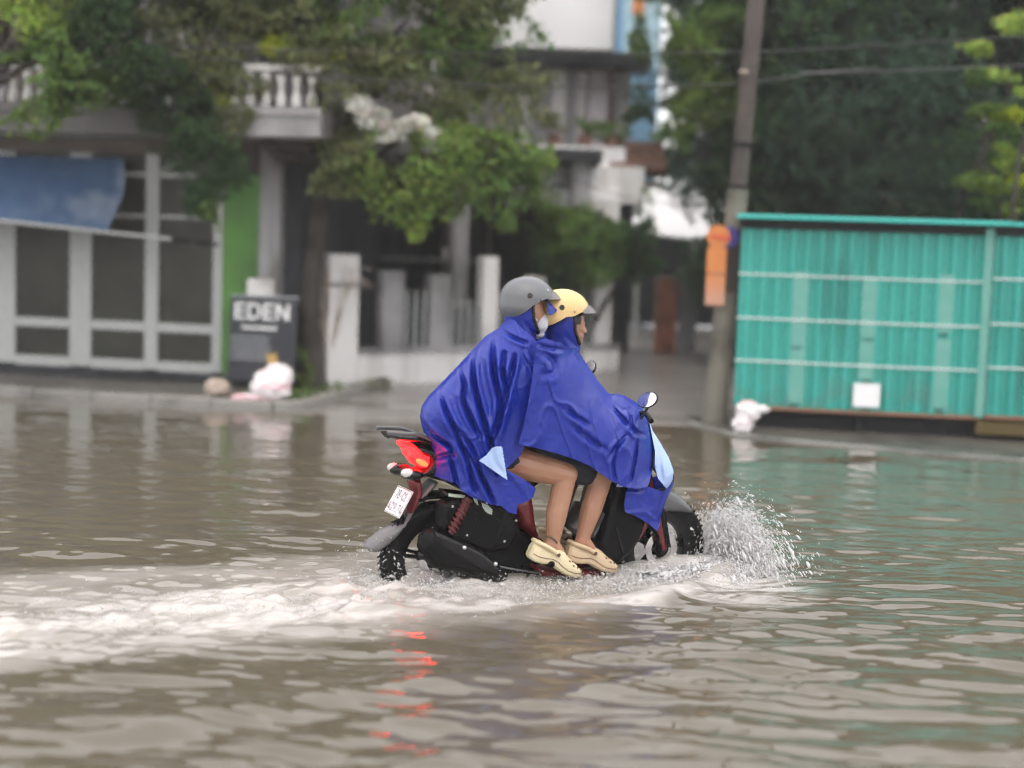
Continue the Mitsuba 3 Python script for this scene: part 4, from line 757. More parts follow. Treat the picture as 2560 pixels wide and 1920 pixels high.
for u, z in ((.02, .385), (.20, .395), (.30, .20), (.10, .24), (.36, .30), (.45, .20)): put('body_bolt', ell(S(u, .168, z), (.007, .007, .007), 10), 'chrome', sc, smooth=True)
put('brake_cable', tube(catmull([S(.95, .12, .05), S(.60, .165, .02), S(.35, .175, .06), S(.10, .16, .12), S(.02, .08, .10)], 8), .005, 6), 'grey_fender', sc)
put('swing_arm', puff([(.30, .13), (.05, .14), (-.04, .11), (-.04, .07), (.05, .06), (.30, .06)], .018, .015, w0=.085), 'grey_fender', sc, smooth=40)
put('axle_nut', ell(S(0, .115, .10), (.018, .018, .018), 12), 'chrome', sc, smooth=True)
# mirrors
def mirror(c, w, flip, rot):
    k = key_for(sc + '__mirror')
    e = trimesh.creation.icosphere(subdivisions=3); v = e.vertices * [.022, .058, .040]
    v[:, 0] = np.where(v[:, 0] < 0, v[:, 0] * .25, v[:, 0])
    R = trimesh.transformations.euler_matrix(*rot)[:3, :3]
    A = np.eye(4); A[:3, :3] = S4[:3, :3] @ R; A[:3, 3] = S(c[0], w, c[1])
    put('shell', xf(trimesh.Trimesh(v, e.faces, process=False), A), 'black_gloss', k, smooth=40)
    a = np.arange(28) * 2 * PI / 28
    face = np.stack([a * 0 - .0062, .053 * np.cos(a), .036 * np.sin(a)], 1)
    f2 = face.copy(); f2[:, 0] += .002
    put('glass', xf(loft(np.array([face, f2])), A), 'mirror_glass', k, smooth=30)
    put('stalk', tube(catmull([S(c[0] + .012, w, c[1] - .02), S(c[0] - .02, w * .95, c[1] - .09), S(1.0, w * .75, .82)], 5), .007, 8), 'black_gloss', k)
mirror((.975, .905), .34, 1, (-.35, 0.25, .50))
mirror((1.02, 1.005), -.36, -1, (.25, .45, 0))
# ------------------------------------------------------------------ the riders
def drape(outline, free, depth, R, folds, res=.0065, far=True, seed=0, push=0.0, dfun=None):
    """Hanging cloth from its side outline (u, z): full towards the middle, closing along the 'free' lines (back, shoulder, front), open along the hem. 'depth' is its half fullness."""
    P, t, nb = planar(outline, res)
    pts = shapely.points(P); d = shapely.distance(pts, LineString(free))
    s = np.clip(d / R, 0, 1); base = depth * np.sqrt(np.clip(1 - (1 - s) ** 2, 0, 1))
    if dfun: base = base * dfun(P[:, 0], P[:, 1])
    f = np.zeros(len(P))
    wx = P[:, 0] + .012 * (meshkit.noise(np.stack([P[:, 0] * 9, P[:, 1] * 9, P[:, 0] * 0 + seed], -1), seed) - .5); Pw = np.stack([wx, P[:, 1]], 1); pw = shapely.points(Pw)
    for line, wd, amp in folds:
        ln = LineString(catmull(line, 6)); q = shapely.distance(pw, ln); tpos = shapely.line_locate_point(ln, pw, normalized=True)
        end = np.minimum(1, np.minimum(tpos + .12, 1.12 - tpos) * 3.2)
        f += amp * end * (-np.exp(-(q / (.8 * wd)) ** 2) + .45 * np.exp(-((q - 1.9 * wd) / (1.2 * wd)) ** 2))
    n2 = lambda sx, sz, sd: meshkit.noise(np.stack([P[:, 0] * sx, P[:, 1] * sz, P[:, 0] * 0 + sd], -1), sd + seed) - .5
    f += .013 * n2(6, 2.5, 1) + .006 * n2(13, 5, 2) + .0028 * n2(30, 14, 3) + .0012 * n2(70, 55, 4)
    cr = np.abs(meshkit.noise(np.stack([P[:, 0] * 11 + P[:, 1] * 4, P[:, 1] * 5, P[:, 0] * 0 + 3.3], -1), 40 + seed) - .5); cr2 = np.abs(meshkit.noise(np.stack([P[:, 0] * 22 - P[:, 1] * 9, P[:, 1] * 13, P[:, 0] * 0 + 5.1], -1), 50 + seed) - .5)
    f += .009 * np.exp(-(cr / .030) ** 2) + .0022 * np.exp(-(cr2 / .06) ** 2)
    f *= np.clip(d / .07, 0, 1)
    near = S(P[:, 0], 0, P[:, 1]) + np.stack([0 * f, -(base + f + push), 0 * f], 1)
    if not far: return trimesh.Trimesh(near, t, process=False)
    ripple = .03 * n2(9, 2, 11)
    back = S(P[:, 0], 0, P[:, 1]) + np.stack([0 * f, base * 1.05 + ripple * np.clip(d / .07, 0, 1), 0 * f], 1)
    m = trimesh.Trimesh(np.vstack([near, back]), np.vstack([t, t[:, ::-1] + len(P)]), process=False); m.merge_vertices(digits_vertex=4); return m

def head(c, yaw=0.0, pitch=0.0, face=True):
    """Head parts around c (scooter frame), looking along +u: cranium, jaw, brow, nose, lips, chin, ears, neck joint."""
    E = lambda o, r: ell(o, r, 28)
    ps = [E((0, 0, 0), (.092, .074, .098)), E((-.012, 0, .012), (.098, .077, .092)),
          Manifold.batch_hull([E((.045, 0, -.055), (.042, .052, .045)), E((.062, 0, -.098), (.022, .026, .018)), E((-.005, .046, -.055), (.022, .012, .03)), E((-.005, -.046, -.055), (.022, .012, .03))]),
          Manifold.batch_hull([E((.080, 0, .012), (.010, .030, .008)), E((.082, 0, .004), (.008, .008, .008)), E((.060, .03, .012), (.02, .015, .01)), E((.060, -.03, .012), (.02, .015, .01))]),
          Manifold.batch_hull([E((.086, 0, -.004), (.007, .008, .008)), E((.103, 0, -.040), (.009, .010, .008)), E((.088, .013, -.043), (.009, .007, .007)), E((.088, -.013, -.043), (.009, .007, .007))]),
          Manifold.batch_hull([E((.086, 0, -.064), (.008, .018, .005)), E((.078, 0, -.062), (.01, .024, .008))]),
          Manifold.batch_hull([E((.083, 0, -.073), (.008, .016, .005)), E((.074, 0, -.075), (.01, .022, .007))]),
          E((.072, 0, -.100), (.015, .018, .014)), E((.055, .034, -.03), (.025, .018, .022)), E((.055, -.034, -.03), (.025, .018, .022)),
          E((-.01, .076, -.012), (.018, .009, .03)), E((-.01, -.076, -.012), (.018, .009, .03))]
    ps = [p.rotate((0, math.degrees(pitch), math.degrees(yaw))).translate(c) for p in ps]
    return ps
def local(mesh, M4=S4):
    """From (u, left, z) to the world."""
    return xf(mesh, M4)
def L(p): return (p[0], -p[1], p[2])           # (u, w, z) -> (u, left, z)
def hand(wr, dirn, curl_down, side):
    """A gripping hand: palm, four unequal bent fingers closed round the bar, and a thumb."""
    wr, dirn = np.array(wr, float), np.array(dirn, float); lat = np.array([0, 1.0, 0]); dn = np.array(curl_down, float)
    pc = wr + dirn * .045; out = limb([wr, pc, wr + dirn * .085], [.026, .030, .024], 10)
    for i, Lf in enumerate((.066, .076, .071, .056)):
        b = wr + dirn * .085 + lat * (.030 - .020 * i); k1 = b + dirn * Lf * .42 + dn * .008; k2 = k1 + dn * Lf * .36 + dirn * .004; k3 = k2 - dirn * Lf * .30 + dn * .004
        out += limb([b, k1, k2, k3], [.0098, .0092, .0085, .0075], 8)
    b = wr + dirn * .03 + lat * side * .026; out += limb([b, b + dirn * .03 + lat * side * .014 + dn * .018, b + dirn * .052 + dn * .036 + lat * side * .002], [.012, .0105, .009], 8)
    return out
def body(hd, neck, chest, pelvis, sh, el, wr, legs, hd_yaw, hand_dir, hand_dn, pitch=0.0):
    ps = head(hd, hd_yaw, pitch)
    ps += limb([np.array(hd) + [-.02, 0, -.06], neck], [.055, .055])
    ps.append(Manifold.batch_hull([ell(np.array(chest), (.10, .155, .14), 20), ell(np.array(pelvis) + [0, 0, .22], (.095, .125, .10), 20)]))
    ps.append(Manifold.batch_hull([ell(np.array(pelvis), (.11, .155, .10), 20), ell(np.array(pelvis) + [0, 0, .22], (.095, .125, .10), 20)]))
    ps.append(Manifold.batch_hull([ell(np.array(neck) + [-.01, 0, -.03], (.05, .06, .04), 16), ell(np.array(chest) + [0, 0, .05], (.085, .15, .08), 20)]))
    for q in (1, -1):
        j = [np.array(v) * [1, q, 1] for v in (sh, el, wr)]
        ps += limb([np.array(chest) + [0, .10 * q, .09], *j], [.06, .055, .042, .028])
        ps += hand(j[2], np.array(hand_dir) * [1, q, 1], hand_dn, -q)
    for leg in legs:
        hip, knee, calf, ank, heel, ball, toe = [np.array(L(p), float) for p in leg]
        ps += limb([hip, hip * .45 + knee * .55, knee], [.092, .078, .060]); ps += limb([knee, calf, ank], [.056, .055, .034]); ps += limb([calf, calf * .4 + ank * .6], [.054, .042])
        ps.append(ell(knee + [.012, 0, .0], (.05, .048, .055), 18))
        ps += limb([ank, heel], [.036, .030]); ps += limb([ank, (ank + ball) / 2 + [0, 0, .004], ball, toe], [.035, .032, .024, .016]); ps += limb([heel, ball], [.026, .022])
    return blend_mesh(ps, .011, 8)

# joints (u, w to the right, z) of both riders
legP = [(.24, .10, .615), (.605, .205, .525), (.562, .21, .345), (.540, .215, .185), (.468, .22, .140), (.60, .235, .085), (.655, .24, .058)]
legPL = [(.24, -.10, .615), (.62, -.22, .54), (.57, -.22, .35), (.55, -.22, .19), (.49, -.22, .145), (.62, -.235, .105), (.68, -.24, .09)]
legD = [(.50, .09, .615), (.832, .165, .505), (.775, .17, .345), (.727, .175, .19), (.695, .175, .115), (.815, .178, .072), (.865, .18, .062)]
legDL = [(.50, -.09, .615), (.84, -.165, .51), (.79, -.17, .345), (.745, -.175, .19), (.71, -.175, .115), (.83, -.178, .085), (.88, -.18, .08)]
driver = thing('person', 'front rider of the scooter in blue poncho, cream helmet and tan clogs', 'person')
put('body', local(body((.688, .0, 1.262), (.645, 0, 1.135), (.60, 0, .97), (.50, 0, .635), (.60, .155, 1.02), (.76, .15, .80), (.93, .10, .775), (legD, legDL), 0.0, (.95, 0, -.1), (0.3, 0, -.95))), 'skin', driver, smooth=True)
rider = thing('person', 'rear rider of the scooter in blue poncho, grey helmet, face mask and cream clogs', 'person')
HP = np.array([.432, -.055, 1.318])
put('body', local(body(tuple(HP), (.375, -.04, 1.19), (.30, -.02, 1.02), (.235, 0, .635), (.31, .155, 1.06), (.40, .22, .82), (.53, .16, .74), (legP, legPL), 0.0, (.95, 0, -.1), (0.2, 0, -.97), pitch=.05)), 'skin', rider, smooth=True)

# faces
def small(parent, name, c, r, m, yaw=0): put(name, local(ell(L(c), r, 14)), m, parent, smooth=True)
for s_ in (1, -1):
    small(driver, 'eye', (.757, .030 * s_, 1.262), (.010, .014, .0065), 'hair'); small(driver, 'eyebrow', (.764, .030 * s_, 1.279), (.009, .019, .004), 'hair')
    small(rider, 'eye', (.500, .055 + .030 * s_, 1.318), (.010, .014, .006), 'hair')
small(driver, 'lips', (.767, 0, 1.194), (.010, .018, .008), 'lip')
def patch(c, r, keep, t=.006, sub=4):
    """A thin shell lifted off an ellipsoid (scooter-frame u, left, z) where keep(unit direction) is true."""
    e = trimesh.creation.icosphere(subdivisions=sub); d = e.vertices; k = keep(d)[e.faces].all(1)
    V = np.vstack([np.array(c) + d * r, np.array(c) + d * (np.array(r) - t)]); f = e.faces[k]
    m = trimesh.Trimesh(np.vstack([V]), np.vstack([f, f[:, ::-1] + len(d)]), process=False); m.remove_unreferenced_vertices(); return m
put('hair', local(patch((.688, 0, 1.268), (.103, .083, .100), lambda d: (d[:, 0] > .2) & (d[:, 2] > .56 - .25 * np.abs(d[:, 1])) | (d[:, 0] > -.1) & (d[:, 0] < .40) & (d[:, 2] > -.12) & (np.abs(d[:, 1]) > .6))), 'hair', driver, smooth=True)

def helmet(name, parent, c, r, brim, m, tilt):
    """Open-face helmet: a shell cut along its brim line (side view, local du, dz), with peak, vents and rivets. c in (u, w, z)."""
    hk = key_for(parent + '__' + name); c = np.array(c)
    e0 = Manifold.sphere(1.0, 72).scale(tuple(r)); e1 = Manifold.sphere(1.0, 72).scale(tuple(np.array(r) - .011))
    low = Manifold.batch_hull([Manifold.sphere(1.0, 48).scale((r[0] * .93, r[1] * .98, r[2] * .8)).translate((-.012, 0, -.035)), e0])
    lowi = Manifold.batch_hull([Manifold.sphere(1.0, 48).scale((r[0] * .93 - .011, r[1] * .98 - .011, r[2] * .8 - .011)).translate((-.012, 0, -.035)), e1])
    pg = [(-.4, -.4)] + [(-.4, brim[0][1])] + list(brim) + [(.4, brim[-1][1]), (.4, -.4)]
    cut = to_tm(trimesh.creation.extrude_polygon(Polygon(pg), .6, engine='earcut')); cut.apply_transform(np.array([[1, 0, 0, 0], [0, 0, 1, -.3], [0, 1, 0, 0], [0, 0, 0, 1.0]])); cut.invert() if cut.volume < 0 else None
    cm = Manifold(m3.Mesh(np.asarray(cut.vertices, np.float32), np.asarray(cut.faces, np.uint32)))
    shell = to_tm((low - lowi) - cm)
    A = np.eye(4); A[:3, 3] = L(c); A[:3, :3] = trimesh.transformations.euler_matrix(0, tilt, 0)[:3, :3]; A = S4 @ A
    put('shell', xf(shell, A), m, hk, smooth=35)
    put('lining', xf(to_tm((lowi.scale((.99, .99, .99)) - lowi.scale((.93, .93, .93))) - cm.translate((0, 0, .006))), A), 'helmet_vent', hk, smooth=40)
    b = np.array(brim); tb = [(x, s_ * r[1] * 1.0 * math.sqrt(max(0, 1 - (x / (r[0] * 1.0)) ** 2 - min(0, 0) )), z) for s_ in (1,) for x, z in b]
    # peak
    ph = np.radians(np.linspace(-62, 62, 26)); ring = []
    zi = brim[-1][1] + .030
    for j, f in enumerate(np.linspace(0, 1, 8)):
        ring.append([((r[0] * .985 * math.sqrt(max(.05, 1 - (zi / r[2]) ** 2)) + .058 * f * max(0, math.cos(p * 1.25))) * math.cos(p), (r[1] * 1.005 * math.sqrt(max(.05, 1 - (zi / r[2]) ** 2)) + .012 * f) * math.sin(p), zi - .036 * f - .012 * abs(math.sin(p)) + .006 * math.sin(f * PI)) for p in ph])
    ring = np.array(ring); top = loft(ring, cap=False, closed=False); bot = loft(ring - [0, 0, .006], cap=False, closed=False)
    rim = np.vstack([ring[-1], ring[-1][::-1] - [0, 0, .006]])
    put('peak', [xf(top, A), xf(bot, A), xf(tube(ring[-1] - [0, 0, .003], .0035, 6), A)], 'visor', hk, smooth=60)
    def on(du, dz, side):
        q = max(.02, 1 - (du / r[0]) ** 2 - (dz / r[2]) ** 2); w_ = r[1] * math.sqrt(q); n = np.array([du / r[0] ** 2, side * w_ / r[1] ** 2, dz / r[2] ** 2]); return np.array([du, side * w_, dz]), n / np.linalg.norm(n)
    def button(nm, du, dz, rad, h, mt):
        for side in (-1, 1):
            p, n = on(du, dz, side)
            cyl = trimesh.creation.revolve([(.0001, h), (rad * .8, h), (rad, h * .6), (rad, -.006), (.0001, -.006)], sections=20); cyl.apply_transform(trimesh.geometry.align_vectors([0, 0, 1], n)); cyl.apply_translation(p); put(nm, xf(cyl, A), mt, hk, smooth=40)
    return button
bt = helmet('helmet', rider, (.437, .05, 1.382), (.140, .116, .111), [(-.135, -.085), (-.112, -.096), (-.083, -.090), (-.056, -.064), (-.022, -.030), (.015, -.006), (.06, .012), (.118, .028)], 'helmet_grey', .06)
bt('vent', -.040, .018, .0135, .002, 'helmet_vent'); bt('rivet', .015, .002, .0035, .002, 'helmet_vent'); bt('rivet', -.07, -.045, .0035, .002, 'helmet_vent'); bt('snap', .062, .050, .006, .004, 'chrome')
bt = helmet('helmet', driver, (.660, .0, 1.326), (.138, .115, .108), [(-.13, -.088), (-.105, -.084), (-.072, -.058), (-.035, -.030), (.005, -.024), (.045, -.004), (.118, .014)], 'helmet_cream', .05)
bt('vent', -.058, .016, .0135, .002, 'helmet_vent'); bt('rivet', .008, -.002, .0035, .002, 'helmet_vent'); bt('rivet', -.075, -.038, .0035, .002, 'helmet_vent'); bt('snap', .060, .018, .006, .004, 'chrome')

# hoods round the neck, with chin straps
def hood(parent, c, neck, base, seed, face_deg=62):
    rings = []; rng = np.random.default_rng(seed)
    lev = [(c[0] - .008, c[1], c[2] + .055, .100, .088, face_deg), (c[0] - .006, c[1], c[2] + .01, .106, .092, face_deg), (c[0] - .006, c[1], c[2] - .04, .104, .088, face_deg - 4), (c[0] - .008, c[1], c[2] - .085, .094, .078, face_deg - 26), (neck[0] + .012, neck[1], c[2] - .118, .088, .078, 26), (neck[0], neck[1], neck[2] - .01, .098, .094, 1), (base[0], base[1], base[2] + .02, .105, .11, 1), (base[0], base[1], base[2] - .05, .085, .09, 1)]
    for i, (u, w, z, ru, rw, fd) in enumerate(lev):
        th = np.radians(np.linspace(fd, 360 - fd, 56)); rr_ = 1 + .07 * (meshkit.noise(np.stack([np.cos(th) * 3, np.sin(th) * 3, th * 0 + i * 1.1 + seed], -1), seed) - .5) * (1.0 + 1.4 * (i > 2)) + .050 * np.sin(th * 8 + i * 1.7) * (i > 2)
        rings.append(np.stack([u + ru * rr_ * np.cos(th), -(w + rw * rr_ * np.sin(th) * -1), z + .008 * np.sin(th * 4 + i)], 1))
    R_ = np.array(rings); k = np.linspace(0, len(lev) - 1, 34)
    Rs = np.stack([np.stack([np.interp(k, np.arange(len(lev)), R_[:, j, a]) for a in range(3)], -1) for j in range(R_.shape[1])], 1)
    m = loft(Rs, cap=False, closed=False); trimesh.smoothing.filter_taubin(m, iterations=3)
    put('hood', local(m), 'poncho', parent, smooth=True)
    edge = np.vstack([Rs[:14, 0], Rs[:14, -1][::-1]])
    for j_ in (0, -1): put('chin_strap', local(tube(Rs[2:17, j_] + [.004, 0, 0], .0085, 8)), 'hair', parent, smooth=True)
hood(rider, (.432, .05, 1.318), (.385, .045, 1.195), (.345, .03, 1.15), 3, 92)
hood(driver, (.688, .0, 1.262), (.655, 0, 1.14), (.625, 0, 1.08), 5, 92)
pkr = np.array([[(HP[0] + .092 + .062 * f * math.cos(p) - .02 * (1 - math.cos(p)), HP[1] + (.078 + .006 * f) * math.sin(p), HP[2] + .072 - .050 * f - .030 * abs(math.sin(p)) ** 2) for p in np.radians(np.linspace(-85, 85, 24))] for f in np.linspace(0, 1, 8)])
put('hood_peak', [local(loft(pkr, cap=False, closed=False)), local(tube(pkr[-1], .0025, 6))], 'poncho', rider, smooth=True)
mk = [ell((HP[0] + .062, HP[1], HP[2] - .055), (.050, .062, .062), 24), ell((HP[0] + .088, HP[1], HP[2] - .048), (.030, .030, .042), 24), ell((HP[0] + .062, HP[1], HP[2] - .105), (.034, .040, .026), 24)]
mm = blend_mesh(mk, .008, 5); mm.vertices += (.006 * (meshkit.noise(mm.vertices * 40, 3) - .5))[:, None] * mm.vertex_normals
put('face_mask', local(mm), 'mask', rider, smooth=True, label='pale grey cloth face mask')
put('mask_strap', local(tube([(HP[0] + .03, HP[1] - .066, HP[2] - .04), (HP[0] - .01, HP[1] - .082, HP[2] - .012)], .004, 6)), 'mask', rider)

# ponchos
outP = [(0.354, 1.288), (0.307, 1.233), (0.238, 1.194), (0.171, 1.126), (0.096, 1.048), (0.012, 0.965), (-0.054, 0.902), (-0.086, 0.855), (-0.095, 0.803), (-0.085, 0.756), (-0.065, 0.709), (-0.038, 0.671), (-0.025, 0.626), (-0.020, 0.578), (-0.022, 0.528), (0.043, 0.518), (0.106, 0.508), (0.149, 0.471), (0.202, 0.441), (0.260, 0.422), (0.310, 0.401), (0.355, 0.394), (0.396, 0.361), (0.439, 0.348), (0.441, 0.395), (0.480, 0.404), (0.527, 0.429), (0.538, 0.471), (0.467, 0.522), (0.375, 0.572), (0.454, 0.639), (0.470, 0.682), (0.512, 0.760), (0.591, 0.841), (0.718, 0.889), (0.768, 0.930), (0.734, 0.951), (0.667, 1.012), (0.609, 1.079), (0.562, 1.120), (0.519, 1.184), (0.477, 1.218), (0.431, 1.250), (0.394, 1.282)]
freeP = [(0.354, 1.288), (0.307, 1.233), (0.238, 1.194), (0.171, 1.126), (0.096, 1.048), (0.012, 0.965), (-0.054, 0.902), (-0.086, 0.855), (-0.095, 0.803), (-0.085, 0.756), (-0.065, 0.709), (-0.038, 0.671), (-0.025, 0.626), (-0.020, 0.578), (-0.022, 0.528)]
def fold(*a): return a
foldsP = [
 ([(0.213, 1.221), (0.192, 1.151), (0.185, 1.057), (0.203, 0.947), (0.240, 0.829), (0.284, 0.693), (0.324, 0.549)], 0.0126, 0.0496),
 ([(0.151, 1.182), (0.109, 1.112), (0.110, 1.042), (0.139, 0.972), (0.136, 0.909), (0.162, 0.846), (0.235, 0.734)], 0.0126, 0.0434),
 ([(0.286, 1.175), (0.286, 1.104), (0.307, 1.009), (0.332, 0.906), (0.319, 0.804), (0.284, 0.685)], 0.0144, 0.0558),
 ([(0.343, 1.128), (0.340, 1.057), (0.358, 0.962), (0.347, 0.867), (0.320, 0.756)], 0.0117, 0.0465),
 ([(0.399, 1.116), (0.389, 1.033), (0.370, 0.946), (0.360, 0.866)], 0.0117, 0.0403),
 ([(0.007, 0.944), (0.043, 0.862), (0.092, 0.778), (0.142, 0.682), (0.189, 0.570), (0.214, 0.473)], 0.0126, 0.0465),
 ([(-0.113, 0.862), (-0.082, 0.807), (-0.043, 0.751), (0.013, 0.711), (0.074, 0.687)], 0.0108, 0.0403),
 ([(-0.048, 0.775), (0.004, 0.733), (0.065, 0.693), (0.101, 0.637)], 0.0090, 0.0341),
 ([(-0.059, 0.590), (-0.000, 0.612), (0.067, 0.638), (0.092, 0.641)], 0.0126, 0.0310),
 ([(0.080, 0.640), (0.099, 0.565), (0.128, 0.480)], 0.0108, 0.0341),
 ([(0.159, 0.673), (0.241, 0.544), (0.320, 0.405)], 0.0117, 0.0465),
 ([(0.096, 0.784), (0.158, 0.720), (0.221, 0.616), (0.250, 0.527)], 0.0117, 0.0341),
 ([(0.309, 1.271), (0.332, 1.231), (0.395, 1.200), (0.466, 1.176)], 0.0090, 0.0217),
 ([(0.455, 1.128), (0.529, 1.040), (0.604, 0.967)], 0.0108, -0.0186)]
put('poncho', local(drape(outP, freeP, .285, .30, foldsP, seed=1), np.eye(4)), 'poncho', rider, smooth=True, label='blue rain poncho of the rear rider with deep hanging folds')
outD = [(0.518, 1.194), (0.559, 1.206), (0.623, 1.186), (0.745, 1.133), (0.814, 1.046), (0.874, 0.970), (0.933, 0.910), (0.957, 0.896), (0.981, 0.901), (1.029, 0.893), (1.098, 0.860), (1.138, 0.832), (1.164, 0.789), (1.195, 0.703), (1.213, 0.643), (1.220, 0.591), (1.211, 0.531), (1.166, 0.454), (1.107, 0.452), (1.068, 0.459), (1.019, 0.471), (0.951, 0.502), (0.883, 0.543), (0.834, 0.577), (0.739, 0.617), (0.645, 0.647), (0.552, 0.671), (0.488, 0.686), (0.436, 0.701), (0.459, 0.777), (0.480, 0.892), (0.496, 1.006), (0.502, 1.088)]
freeD = [(0.745, 1.133), (0.814, 1.046), (0.874, 0.970), (0.933, 0.910), (0.957, 0.896), (0.981, 0.901), (1.029, 0.893), (1.098, 0.860), (1.138, 0.832), (1.164, 0.789), (1.195, 0.703), (1.213, 0.643), (1.220, 0.591), (1.211, 0.531)]
foldsD = [
 ([(0.917, 0.888), (0.976, 0.829), (1.046, 0.761)], 0.0108, 0.0270), ([(1.053, 0.843), (1.055, 0.775), (1.087, 0.733), (1.146, 0.706)], 0.0108, 0.0324),
 ([(0.968, 0.867), (1.017, 0.841), (1.075, 0.840)], 0.0090, 0.0216), ([(0.812, 0.778), (0.755, 0.812), (0.680, 0.862)], 0.0126, 0.0189),
 ([(0.930, 0.620), (0.975, 0.669), (1.029, 0.726)], 0.0126, 0.0243), ([(1.059, 0.483), (1.083, 0.592), (1.097, 0.693)], 0.0108, 0.0324),
 ([(0.557, 1.136), (0.607, 1.096), (0.610, 1.040), (0.556, 1.032)], 0.0180, 0.0189), ([(0.409, 1.095), (0.396, 0.985), (0.374, 0.859), (0.361, 0.749)], 0.0144, 0.0270),
 ([(0.472, 1.032), (0.459, 0.913), (0.420, 0.795)], 0.0162, 0.0162), ([(0.720, 0.780), (0.815, 0.713), (0.910, 0.653)], 0.0144, 0.0162),
 ([(0.529, 1.176), (0.574, 1.160), (0.666, 1.144)], 0.0108, 0.0162), ([(0.973, 0.665), (0.958, 0.574), (0.981, 0.489)], 0.0108, 0.0189)]
put('poncho', local(drape(outD, freeD, .335, .22, foldsD, seed=7), np.eye(4)), 'poncho', driver, smooth=True, label='blue rain poncho of the front rider stretched to the handlebar')
# the poncho's front, blown back over the leg shield: lining outside, then the lower blue corner
front = [(1.178, 0.781), (1.213, 0.703), (1.265, 0.633), (1.319, 0.556), (1.348, 0.492), (1.343, 0.462), (1.291, 0.420), (1.235, 0.477), (1.212, 0.544), (1.212, 0.617), (1.193, 0.703)]
ffree = [(1.178, 0.781), (1.213, 0.703), (1.265, 0.633), (1.319, 0.556), (1.348, 0.492), (1.343, 0.462)]
put('poncho_front', drape(front, ffree, .16, .08, [([(1.219, 0.677), (1.248, 0.573), (1.264, 0.461)], .012, .016)], res=.007, seed=11), 'lining', driver, smooth=True, label='pale blue lining of the poncho turned outwards at the front')
lowf = [(1.042, 0.433), (1.068, 0.463), (1.126, 0.465), (1.186, 0.446), (1.256, 0.422), (1.349, 0.465), (1.345, 0.430), (1.316, 0.370), (1.291, 0.312), (1.272, 0.257), (1.238, 0.214), (1.175, 0.264), (1.090, 0.311), (1.042, 0.330), (1.034, 0.366)]
lfree = [(1.349, 0.465), (1.345, 0.430), (1.316, 0.370), (1.291, 0.312), (1.272, 0.257)]
put('poncho_corner', drape(lowf, lfree, .235, .10, [([(1.013, 0.443), (1.070, 0.449), (1.129, 0.434)], .012, .018), ([(1.256, 0.408), (1.230, 0.341), (1.195, 0.256)], .014, .014)], res=.007, seed=13, push=.02), 'poncho', driver, smooth=True)
put('poncho_corner_lining', drape([(1.010, 0.502), (1.058, 0.509), (1.135, 0.498), (1.137, 0.468), (1.070, 0.456), (1.013, 0.450), (0.986, 0.454)], [(9, 9), (9, 8)], .225, .1, [], res=.007, far=False, seed=15), 'lining', driver, smooth=True)
flap = [(0.232, 0.623), (0.269, 0.648), (0.298, 0.683), (0.319, 0.690), (0.350, 0.688), (0.365, 0.618), (0.384, 0.525), (0.324, 0.564), (0.271, 0.599)]
put('poncho_flap', drape(flap, [(9, 9), (9, 8)], .318, .1, [([(0.307, 0.659), (0.322, 0.611), (0.359, 0.563)], .012, .008)], res=.007, far=False, seed=17, push=.012), 'lining', rider, smooth=True, label='pale blue corner of the poncho lining turned over')

# shorts
def shorts(parent, legs, f):
    ps = []
    for leg, fr_ in zip(legs, f):
        hip, knee = np.array(L(leg[0])), np.array(L(leg[1])); e_ = hip + (knee - hip) * fr_
        ps.append(Manifold.batch_hull([Manifold.sphere(.108, 20).translate(tuple(hip)), Manifold.sphere(.092, 20).translate(tuple((hip + e_) / 2 + [0, 0, .005]))]))
        ps.append(Manifold.batch_hull([Manifold.sphere(.092, 20).translate(tuple((hip + e_) / 2 + [0, 0, .005])), Manifold.sphere(.082, 20).translate(tuple(e_))]))
    m = blend_mesh(ps, .014, 6); m.vertices += (.010 * (meshkit.noise(m.vertices * [9, 9, 25], 3) - .5))[:, None] * m.vertex_normals
    put('shorts', local(m), 'shorts', parent, smooth=True)
shorts(driver, (legD, legDL), (.72, .72)); shorts(rider, (legP, legPL), (.28, .28))
tp = [(.490, .250, .232), (.512, .256, .222), (.535, .257, .208), (.548, .254, .192)]
put('tattoo', local(tube(catmull([(p[0], -p[1] + .004, p[2]) for p in tp], 4), [.002] + [.0042] * 11 + [.002], 6)), 'tattoo', rider, smooth=True)

